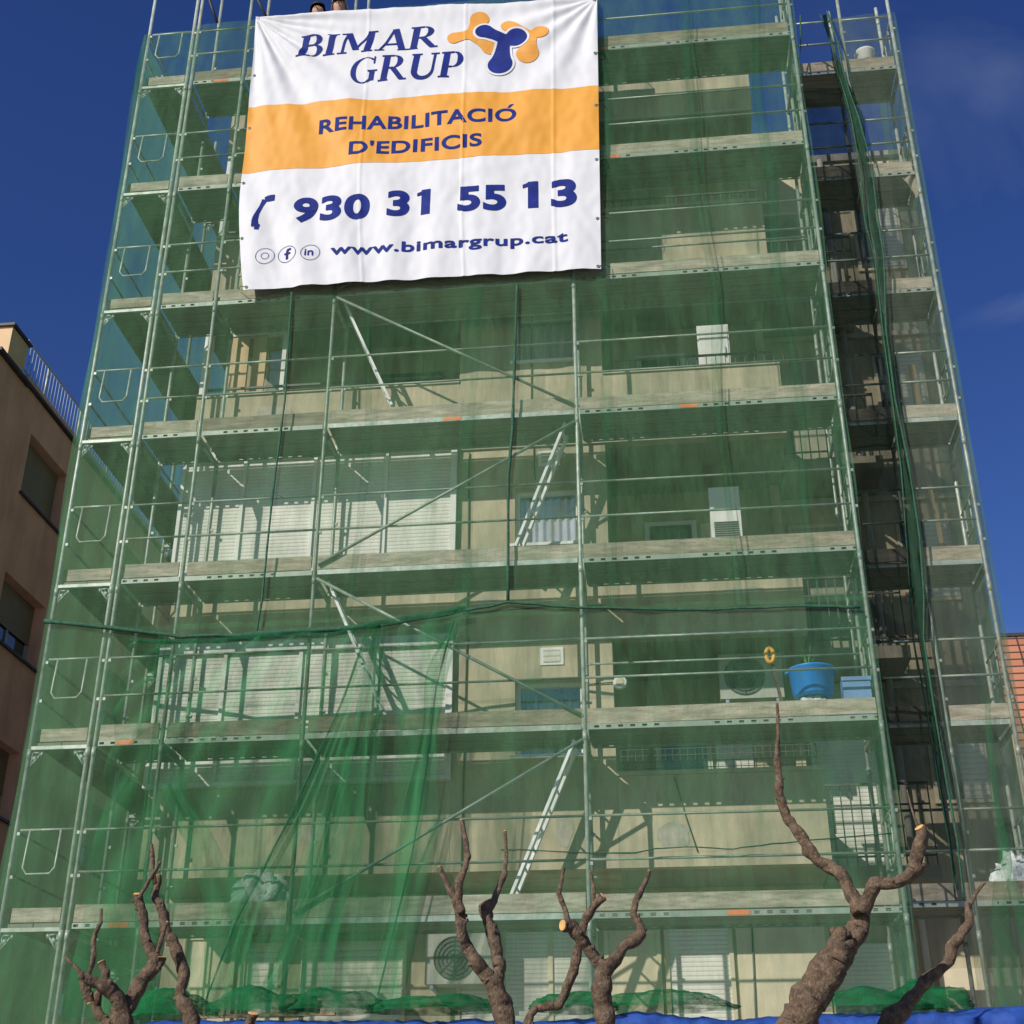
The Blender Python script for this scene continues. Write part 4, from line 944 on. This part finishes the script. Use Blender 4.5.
# ---------------------------------------------------------------- things on decks and balconies
def acunit(x0, x1, y, z0, z1, label, dark=False, fan=True):
    root = thing('air_conditioner', ((x0+x1)/2, y, z0), label, 'air conditioner')
    MB().box(x0, x1, y, y+.28, z0, z1).build('casing', M['white'] if not dark else M['acgrey'], root)
    cx = x0+(x1-x0)*.40; cz = (z0+z1)/2; r = min(x1-x0, z1-z0)*.42
    mb = MB()
    if not fan:
        for k in range(9): mb.bar((x0+.04, y-.008, z0+.05+k*.03), (x1-.04, y-.008, z0+.05+k*.03), .012, .012)
        mb.build('louvre', M['rail'], root); return
    for rr_ in (r, r*.8, r*.6, r*.4, r*.2):
        mb.tube([(cx+rr_*math.cos(2*math.pi*k/24), y-.012, cz+rr_*math.sin(2*math.pi*k/24)) for k in range(25)], .006, 6)
    for k in range(8): mb.tube([(cx, y-.012, cz), (cx+r*math.cos(k*math.pi/4), y-.012, cz+r*math.sin(k*math.pi/4))], .004, 5)
    f = MB().add([(cx+r*math.cos(2*math.pi*k/28), y-.003, cz+r*math.sin(2*math.pi*k/28)) for k in range(28)], [tuple(range(28))]).build('fan_opening', M['dark'] if not dark else M['acdark'], root)
    mb.build('fan_grille', M['rail'], root)
    MB().bar((x0+.08, y, z0-.03), (x0+.08, y+.4, z0-.03), .04, .04).bar((x1-.08, y, z0-.03), (x1-.08, y+.4, z0-.03), .04, .04).build('bracket', M['raill'], root)
(a, b) = Q['ac_l2']; acunit(a[0], b[0]+.02, 1.15, b[2]+.03, a[2], 'tall white air conditioner on the middle loggia below the dried stalks', False, False)
(a, b) = Q['ac_l1']; acunit(a[0], b[0], 1.5, b[2], a[2], 'wide grey-white air conditioner in the lower loggia left of the blue tub', True)
(a, b) = Q['ac_g']; acunit(a[0]+.03, b[0], 1.62, b[2], a[2], 'large cream air conditioner on the ground-floor wall behind the straight-trunked tree', True)
(a, b) = Q['cab_l3']; root = thing('cabinet', (a[0], 1.5, b[2]), 'tall white metal cabinet on the third-floor balcony behind the railing', 'cabinet')
MB().box(a[0], b[0], 1.5, 1.85, b[2]-.6, a[2]).build('body', M['white'], root)
MB().box(a[0]+.02, b[0]-.02, 1.485, 1.498, b[2]-.55, a[2]-.03).build('door', M['white'], root)
MB().tube([(b[0]-.06, 1.47, b[2]+.1), (b[0]-.06, 1.47, b[2]+.25)], .01, 6).build('handle', M['raill'], root)
# tub, crate, bag on deck 1
(a, b) = Q['tub']; cx = (a[0]+b[0])/2; r = (b[0]-a[0])/2; z0 = b[2]-.02; z1 = a[2]-.0
root = thing('plastic_tub', (cx, .4, z0), 'round bright blue plastic tub with rope handles on a low scaffold deck', 'tub')
MB().lathe((cx, .40, z0), [(0,.02),(r*.84,.02),(r*.90,.04),(r*1.02,z1-z0-.07),(r*1.08,z1-z0-.06),(r*1.09,z1-z0-.04),(r*1.01,z1-z0-.04),(r*.84,.05),(0,.05)], 40).build('bowl', M['tub'], root)
for s_ in (-1, 1): MB().tube([(cx+s_*(r*1.04), .34, z1-.08), (cx+s_*(r*1.15), .37, z1-.07), (cx+s_*(r*1.15), .43, z1-.07), (cx+s_*r*1.04, .46, z1-.08)], .012, 7).build('handle', M['tub'], root)
sp_ = thing('seedling', (cx, .42, z0+.05), 'small green sprout showing above the rim of the blue tub', 'plant')
mb = MB()
for k in range(5):
    an = k*1.3; mb.tube([(cx-.02, .42, z0+.05), (cx-.02+.02*math.cos(an), .42+.02*math.sin(an), z1+.06), (cx-.02+.08*math.cos(an), .42+.06*math.sin(an), z1+.12+.03*k)], [.006,.006,.002], 6)
mb.build('stems', M['leaf'], sp_)
(a, b) = Q['crate']; root = thing('crate', (a[0], .4, 6.23), 'pale blue plastic crate beside the blue tub at the end of the deck', 'crate')
mb = MB(); x0, x1 = a[0]+.0, b[0]-.03; 
mb.box(x0, x1, .22, .235, 6.24, a[2]).box(x0, x1, .53, .545, 6.24, a[2]).box(x0, x0+.015, .236, .529, 6.24, a[2]).box(x1-.015, x1, .236, .529, 6.24, a[2]).box(x0+.016, x1-.016, .236, .529, 6.24, 6.255)
mb.build('shell', M['crate'], root); MB().box(x0-.012, x1+.012, .205, .218, a[2]-.04, a[2]+.004).build('rim', M['crate'], root)
def lump(name, c, rx, ry, rz, m, label, cat, seed=0, amp=.35):
    def f(u, v):
        a = 2*math.pi*u; p = -math.pi*.5+math.pi*v; d = Vector((math.cos(a)*math.cos(p), math.sin(a)*math.cos(p), math.sin(p)))
        k = 1+amp*noise.noise(d*2.2+Vector((seed,0,0)))+amp*.6*noise.noise(d*6+Vector((0,seed,0)))
        return (c[0]+d.x*rx*k, c[1]+d.y*ry*k, c[2]+max(-.55, d.z)*rz*k)
    return tag(MB().grid(f, 36, 20).build(name, m), label, cat)
lump('plastic_sheeting', (cx-.02, .40, 6.36), .27, .2, .20, M['bag'], 'crumpled translucent plastic sheeting squashed under the blue tub', 'plastic sheet', 3)
lump('plastic_sack', (-3.56, .32, 4.50), .30, .22, .27, M['bag'], 'large crumpled pale plastic sack on the lowest deck behind the draped net', 'sack', 7, .5)
lump('plastic_sack', (4.62, 1.35, 4.68), .26, .2, .28, M['bagw'], 'white striped plastic sack on the lowest deck at the far right', 'sack', 12, .5)
lump('rubble_sack', (-6.12, .3, 16.44), .17, .14, .17, M['bag'], 'small pale sack on the top deck at the upper left corner', 'sack', 21)
(a, b) = Q['bucket']; root = thing('bucket', (4.42, 1.4, 16.47), 'white plastic bucket on the top deck at the upper right corner', 'bucket')
MB().lathe((4.42, 1.4, 16.47), [(0,0),(.11,0),(.145,.56),(.155,.57),(.155,.60),(.14,.60),(.10,.02),(0,.02)], 26).build('pail', M['white'], root)
MB().tube([(4.275, 1.4, 17.0), (4.30, 1.36, 17.12), (4.42, 1.34, 17.18), (4.54, 1.36, 17.12), (4.565, 1.4, 17.0)], .006, 6).build('handle', M['rail'], root)
p = Q['rag']
tag(MB().grid(lambda u, v: (p[0]-.07+.16*u+.03*math.sin(v*7), p[1]+.10+.03*math.sin(u*9+v*3), p[2]+.35-.5*v*(.7+.5*math.sin(u*2.7))), 14, 16).build('rag', M['wall_in']), 'pale rag tied to the outer standard at the upper right', 'rag')
p = Q['yel']
mb = MB().tube([(p[0]+.042*math.cos(t), p[1], p[2]+.02+.085*math.sin(t)) for t in [k*2*math.pi/20 for k in range(21)]], .024, 8)
root = thing('tool', (p[0], p[1], 6.24), 'tool with an orange-yellow loop handle leaning left of the blue tub', 'tool')
mb.build('handle', M['yellow'], root); MB().bar((p[0]+.02, p[1], p[2]-.09), (p[0]+.12, p[1], 6.24), .03, .06, (0,1,0)).build('blade', M['bark'], root)
p = Q['disc']
root = thing('floodlight', (p[0], .86, p[2]), 'small round white floodlight on the edge of the pillar by the lower loggia', 'lamp')
f = MB(); f.tube([(p[0], .83, p[2]), (p[0], .78, p[2])], [.085,.075], 24).build('housing', M['white'], root)
MB().tube([(p[0], .778, p[2]), (p[0], .772, p[2])], [.05,.045], 20).build('lens', M['cream'], root)
MB().tube([(p[0]-.06, .88, p[2]+.03), (p[0]-.4, .885, p[2]+.02)], .007, 6).build('cable', M['rail'], root)
root = thing('dried_plant', (1.82, 1.5, 9.9), 'bundle of dried stalks standing above the tall white air conditioner', 'plant')
mb = MB()
for k in range(16):
    a = random.uniform(-.05, .05); mb.tube([(1.83+a*.3, 1.55, 9.92), (1.82+a, 1.52, 10.2), (1.82+a*2.6, 1.5+a, 10.36+random.uniform(0,.12))], [.007,.006,.003], 5)
mb.build('stalks', M['dry'], root)
pl = Q['plank']
root = tag(MB().bar((4.48, 1.72, 10.5), (4.46, 1.80, 11.72), .10, .03, (0,1,0)).build('timber_plank', M['wood']), 'upright pale plank on the upper deck of the set-back scaffold', 'plank', 'loose planks on the right scaffold')
tag(MB().bar((4.50, 1.70, 8.5), (4.44, 1.78, 9.85), .06, .03, (0,1,0)).build('timber_plank', M['wood']), 'narrow pale plank leaning on the middle deck of the set-back scaffold', 'plank', 'loose planks on the right scaffold')
p = Q['lamp']
root = thing('wall_lamp', (p[0], 2.7, p[2]), 'dark dome-shaped lamp on the wall at the far right edge', 'lamp')
MB().lathe((p[0], 2.5, p[2]), [(0,.07),(.07,.065),(.14,.02),(.15,0),(.12,-.02),(.05,-.05),(0,-.05)], 26).build('lamp_shade', M['rail'], root)
MB().tube([(p[0], 2.5, p[2]-.04), (p[0], 2.5, p[2]-.2), (p[0], 2.8, p[2]-.25)], .02, 8).build('bracket', M['rail'], root)

# ---------------------------------------------------------------- street canopy with blue tarpaulin
can = thing('protective_canopy', (0, -.8, 0), 'timber pedestrian canopy below the scaffold', 'canopy')
MB().box(-4.1, 4.9, -1.35, -.12, 2.9, 2.96).build('roof_boards', M['plank'], can)
for x in (-4.0, -1.9, .3, 2.5, 4.7):
    MB().box(x-.05, x+.05, -1.33, -1.23, -.004, 2.898).build('post', M['wood'], can)
    MB().bar((x, -1.3, 2.85), (x, -.15, 2.85), .08, .09).build('joist', M['wood'], can)
def tarp(u, v):
    x = -4.08+8.95*u; y = -1.42+1.28*v
    z = 3.05+.05*v+.10*noise.noise(Vector((x*.9, y*.8, 3)))+.05*(.35-abs(noise.noise(Vector((x*2.7+y, y*2.3, 9)))))+.03*(.3-abs(noise.noise(Vector((x*7-y*3, y*4+x, 1)))))
    if x > 3.0: z += .09*min(1, (x-3.0)*2)*v
    if v < .2:
        z -= (.2-v)*3.6; y = -1.42+.05*noise.noise(Vector((x*5, z*2, 3)))
    return (x, y, z)
tag(MB().grid(tarp, 420, 50).build('tarpaulin', M['tarp']), 'crinkled bright blue tarpaulin covering the pedestrian canopy', 'tarpaulin')
tag(MB().bar((-4.05, -.16, 3.235), (-2.55, -.17, 3.25), .05, .03).build('timber_batten', M['wood']), 'pale timber batten lying along the back of the tarpaulin at the left', 'batten')

# ---------------------------------------------------------------- trees
TL = {'A': 'leftmost pollarded plane tree with three crooked limbs', 'B': 'slim pollarded plane tree left of centre with two upright limbs and a thin side limb',
      'C': 'short pollarded plane tree right of centre forking into a Y with knobbly ends', 'D': 'largest pollarded plane tree with a thick leaning trunk and one very tall limb',
      'E': 'slender crooked pollarded tree at the far right of the row'}
for key, limbs in TREES.items():
    base = limbs[0][0]
    gx, gy = base[0], base[1]
    if key == 'D': gx -= .12
    root = thing('pollarded_tree', (gx, gy, -.004), TL[key], 'tree', 'pollarded trees along the pavement')
    for i, lb in enumerate(limbs):
        pts = [Vector(p[:3]) for p in lb]; rs = [p[3] for p in lb]
        if i == 0 and key != 'A' or (key == 'A' and i == 0):
            top = rs[0]
            pts = [Vector((gx, gy, -.02)), Vector((gx*.7+pts[0].x*.3, gy, .5)), Vector((gx*.3+pts[0].x*.7, gy, 1.6))]+pts; rs = [top*1.7, top*1.3, top*1.1]+rs
        # resample with a little wander
        P = []; RR = []
        for k in range(len(pts)-1):
            for q in range(7):
                t = q/7; a = pts[k].lerp(pts[k+1], t); j = rs[k]*.22
                a += Vector((noise.noise(a*14), noise.noise(a*14+Vector((5,0,0))), 0))*j
                P.append(a); RR.append((rs[k]*(1-t)+rs[k+1]*t)*(.95+.22*noise.noise(a*18)))
        P.append(pts[-1]); RR.append(rs[-1])
        o = MB().tube(P, RR, 18, wob=.14, seed=i).build('trunk' if i == 0 else 'branch', M['bark'], root)
        if i and rs[-1] > .012 or key == 'D' and i == 4:
            d = (P[-1]-P[-2]).normalized(); c = P[-1]
            MB().tube([c+d*.002, c+d*.008], [RR[-1]*.92, RR[-1]*.85], 14).build('sawn_end', M['cut'], o)
        # side stubs left by pruning
        if RR[len(RR)//2] > .02 and i:
            for q in range(4):
                k = random.randrange(4, len(P)-2); a = P[k]; an = random.uniform(-.6, 3.7)
                dr = Vector((math.cos(an), -.5, .5*math.sin(an))).normalized()
                MB().tube([a, a+dr*RR[k]*1.5], [RR[k]*.45, RR[k]*.30], 8, wob=.1).build('knot', M['bark'], o)

# ---------------------------------------------------------------- neighbours
lbz = 13.83
nb = thing('apartment_building', (-12, 6, 0), 'brown rendered neighbouring block at the left with shuttered windows', 'building')
# wall with real window reveals along X=-9.5
XW = -9.5
wm = MB()
rows = [(12.04-2.56*k) for k in range(5)]
wins = [(4.58, 6.12), (8.6, 10.1), (12.4, 13.9)]
ys = [-1.0]+[v for w_ in wins for v in w_]+[18.0]
for k in range(0, len(ys), 2):
    wm.box(XW-.4, XW, ys[k], ys[k+1], 0, lbz)
for (ya, yb) in wins:
    zt = lbz
    for zb in rows:
        wm.box(XW-.4, XW, ya, yb, zb+1.12, zt); zt = zb
    wm.box(XW-.4, XW, ya, yb, 0, zt)
wm.box(XW-8, XW-.403, -1, 18, 0, lbz-.01)
wm.build('wall', M['brown'], nb)
for (ya, yb) in wins:
    for i, zb in enumerate(rows):
        MB().box(XW-.25, XW+.05, ya-.05, yb+.05, zb-.045, zb-.003).build('window_sill', M['dark'], nb)
        f = MB().box(XW-.24, XW-.19, ya+.02, ya+.08, zb, zb+1.1).box(XW-.24, XW-.19, yb-.08, yb-.02, zb, zb+1.1).box(XW-.24, XW-.19, (ya+yb)/2-.02, (ya+yb)/2+.02, zb, zb+1.1).box(XW-.241, XW-.189, ya+.02, yb-.02, zb+.06, zb+.0).box(XW-.241, XW-.189, ya+.02, yb-.02, zb+1.05, zb+1.11).build('window_frame', M['raill'], nb)
        MB().box(XW-.235, XW-.22, ya+.08, yb-.08, zb+.01, zb+1.09).build('pane', M['glass'], f)
        zs = zb+.02 if i == 0 else zb+.42
        MB().box(XW-.20, XW-.185, ya+.02, yb-.02, zs, zb+1.115).build('roller_shutter', slatmat('brown_shutter', (.22,.18,.14), 2, .055, .3, .7) if (i == 0 and ya < 5) else bpy.data.materials['brown_shutter'], f)
MB().box(XW-.2, XW+.07, 4.15, 18, lbz+.002, lbz+.05).box(XW-.2, XW+.09, 3.0, 4.148, lbz-.03, lbz+.03).build('cornice', M['dark'], nb)
MB().box(XW-.35, XW-.02, 4.15, 18, lbz+.052, lbz+.22).build('parapet', M['brown'], nb)
tw = MB().box(XW-1.6, XW, 3.36, 3.95, lbz+.055, 14.50).build('roof_turret', M['creamlit'], nb)
MB().box(XW-1.65, XW+.05, 3.31, 4.0, 14.503, 14.55).build('coping', M['dark'], tw)
rl = MB().tube([(XW-.05, 4.0, 14.66), (XW-.05, 17.9, 14.66)], .02, 8).tube([(XW-.05, 4.0, lbz+.26), (XW-.05, 17.9, lbz+.26)], .012, 6)
rp = MB()
for k in range(116):
    y = 4.02+k*.12
    if k % 12 == 7: rp.tube([(XW-.05, y, lbz+.2), (XW-.05, y, 14.64)], .022, 6)
    else: rl.tube([(XW-.05, y, lbz+.22), (XW-.05, y, 14.64)], .008, 5)
rl.build('railing', M['raill'], nb); rp.build('railing_post', M['steel_light'], nb)
# tiled house at the far right
ho = thing('tiled_house', (18, 34, 0), 'house far right whose red terracotta tiled roof shows beyond the net', 'house')
HX, HY, HZ = Q['house']
MB().box(HX-.4, HX+14, HY-1.0, HY+6, 0, HZ-4.2).build('wall', M['creamlit'], ho)
MB().add([(HX-.6,HY-1.4,HZ-4.3),(HX+15,HY-1.4,HZ-4.3),(HX+15,HY,HZ),(HX-.6,HY,HZ),(HX-.6,HY-1.3,HZ-4.45),(HX+15,HY-1.3,HZ-4.45),(HX+15,HY+.15,HZ-.05),(HX-.6,HY+.15,HZ-.05)], [(0,1,2,3),(4,7,6,5),(0,4,5,1),(3,2,6,7),(0,3,7,4),(1,5,6,2)]).build('roof', M['tile'], ho)
MB().box(HX-.65, HX+15, HY-.05, HY+.25, HZ+.005, HZ+.12).build('ridge_cap', M['dark'], ho)
MB().box(HX-.4, HX+14, HY+.3, HY+6, HZ-4.19, HZ-.2).build('wall', M['creamlit'], ho)

# ---------------------------------------------------------------- light, sky, camera
sd = Vector((-.72, -1, .72)).normalized()
el = math.asin(sd.z); az = math.atan2(sd.x, sd.y)
wld = bpy.data.worlds.new("World"); scene.world = wld; wld.use_nodes = True
nt = wld.node_tree; nt.nodes.clear()
out = nt.nodes.new('ShaderNodeOutputWorld'); bg = nt.nodes.new('ShaderNodeBackground')
sky = nt.nodes.new('ShaderNodeTexSky'); sky.sky_type = 'NISHITA'; sky.sun_disc = False; sky.sun_elevation = el; sky.sun_rotation = az % (2*math.pi)
sky.altitude = 0; sky.air_density = 1.0; sky.dust_density = .2; sky.ozone_density = 4.0
# faint cirrus
tc = nt.nodes.new('ShaderNodeTexCoord'); mp = nt.nodes.new('ShaderNodeMapping'); mp.inputs['Scale'].default_value = (2.2, 2.2, 5.5); mp.inputs['Rotation'].default_value = (0,.5,.2)
nn = nt.nodes.new('ShaderNodeTexNoise'); nn.inputs['Scale'].default_value = 1.6; nn.inputs['Detail'].default_value = 7; nn.inputs['Distortion'].default_value = .6
nt.links.new(tc.outputs['Generated'], mp.inputs[0]); nt.links.new(mp.outputs[0], nn.inputs['Vector'])
cr = ramp(nt, nn.outputs['Fac'], [(.52, 0.0), (.80, .32)])
sp = nt.nodes.new('ShaderNodeSeparateXYZ'); nt.links.new(tc.outputs['Generated'], sp.inputs[0])
gx = nt.nodes.new('ShaderNodeMapRange'); gx.inputs[1].default_value = .1; gx.inputs[2].default_value = .45; nt.links.new(sp.outputs[0], gx.inputs[0])
mm = nt.nodes.new('ShaderNodeMath'); mm.operation = 'MULTIPLY'; nt.links.new(cr, mm.inputs[0]); nt.links.new(gx.outputs[0], mm.inputs[1])
mx = nt.nodes.new('ShaderNodeMix'); mx.data_type = 'RGBA'; nt.links.new(mm.outputs[0], mx.inputs[0]); hs = nt.nodes.new('ShaderNodeHueSaturation'); hs.inputs['Saturation'].default_value = 1.22; hs.inputs['Hue'].default_value = .522; hs.inputs['Value'].default_value = 1.0; nt.links.new(sky.outputs[0], hs.inputs['Color']); nt.links.new(hs.outputs[0], mx.inputs[6]); mx.inputs[7].default_value = (7, 8, 9.5, 1)
nt.links.new(mx.outputs[2], bg.inputs[0]); bg.inputs[1].default_value = .082
nt.links.new(bg.outputs[0], out.inputs[0])
sun = bpy.data.lights.new('sun', 'SUN'); sun.energy = 4.6; sun.angle = R(.5); sun.color = (1, .95, .86)
so = bpy.data.objects.new('sun', sun); col.objects.link(so); so.rotation_euler = (-sd).to_track_quat('-Z', 'Y').to_euler(); so.location = (-15, -20, 30)
cam = bpy.data.cameras.new('camera'); co = bpy.data.objects.new('camera', cam); col.objects.link(co); scene.camera = co
cam.sensor_width = 36; cam.sensor_fit = 'HORIZONTAL'; cam.lens = 1348.4/1024*36; cam.clip_end = 2000; cam.clip_start = .05
cam.shift_x = 1.465/1024
yaw, pitch, roll = R(-6.39), R(27.01), R(.047)
f = Vector((math.sin(yaw)*math.cos(pitch), math.cos(yaw)*math.cos(pitch), math.sin(pitch)))
r = Vector((math.cos(yaw), -math.sin(yaw), 0)); u = r.cross(f)
r2 = r*math.cos(roll)+u*math.sin(roll); u2 = -r*math.sin(roll)+u*math.cos(roll)
mw = Matrix((( r2.x, u2.x, -f.x), (r2.y, u2.y, -f.y), (r2.z, u2.z, -f.z))).to_4x4(); mw.translation = Vector((.769, -14.148, 1.6)); co.matrix_world = mw
scene.view_settings.view_transform = 'Standard'; scene.view_settings.look = 'None'; scene.view_settings.exposure = .12; scene.view_settings.gamma = 1
scene.render.resolution_x = 1024; scene.render.resolution_y = 1024
scene.cycles.transparent_max_bounces = 24
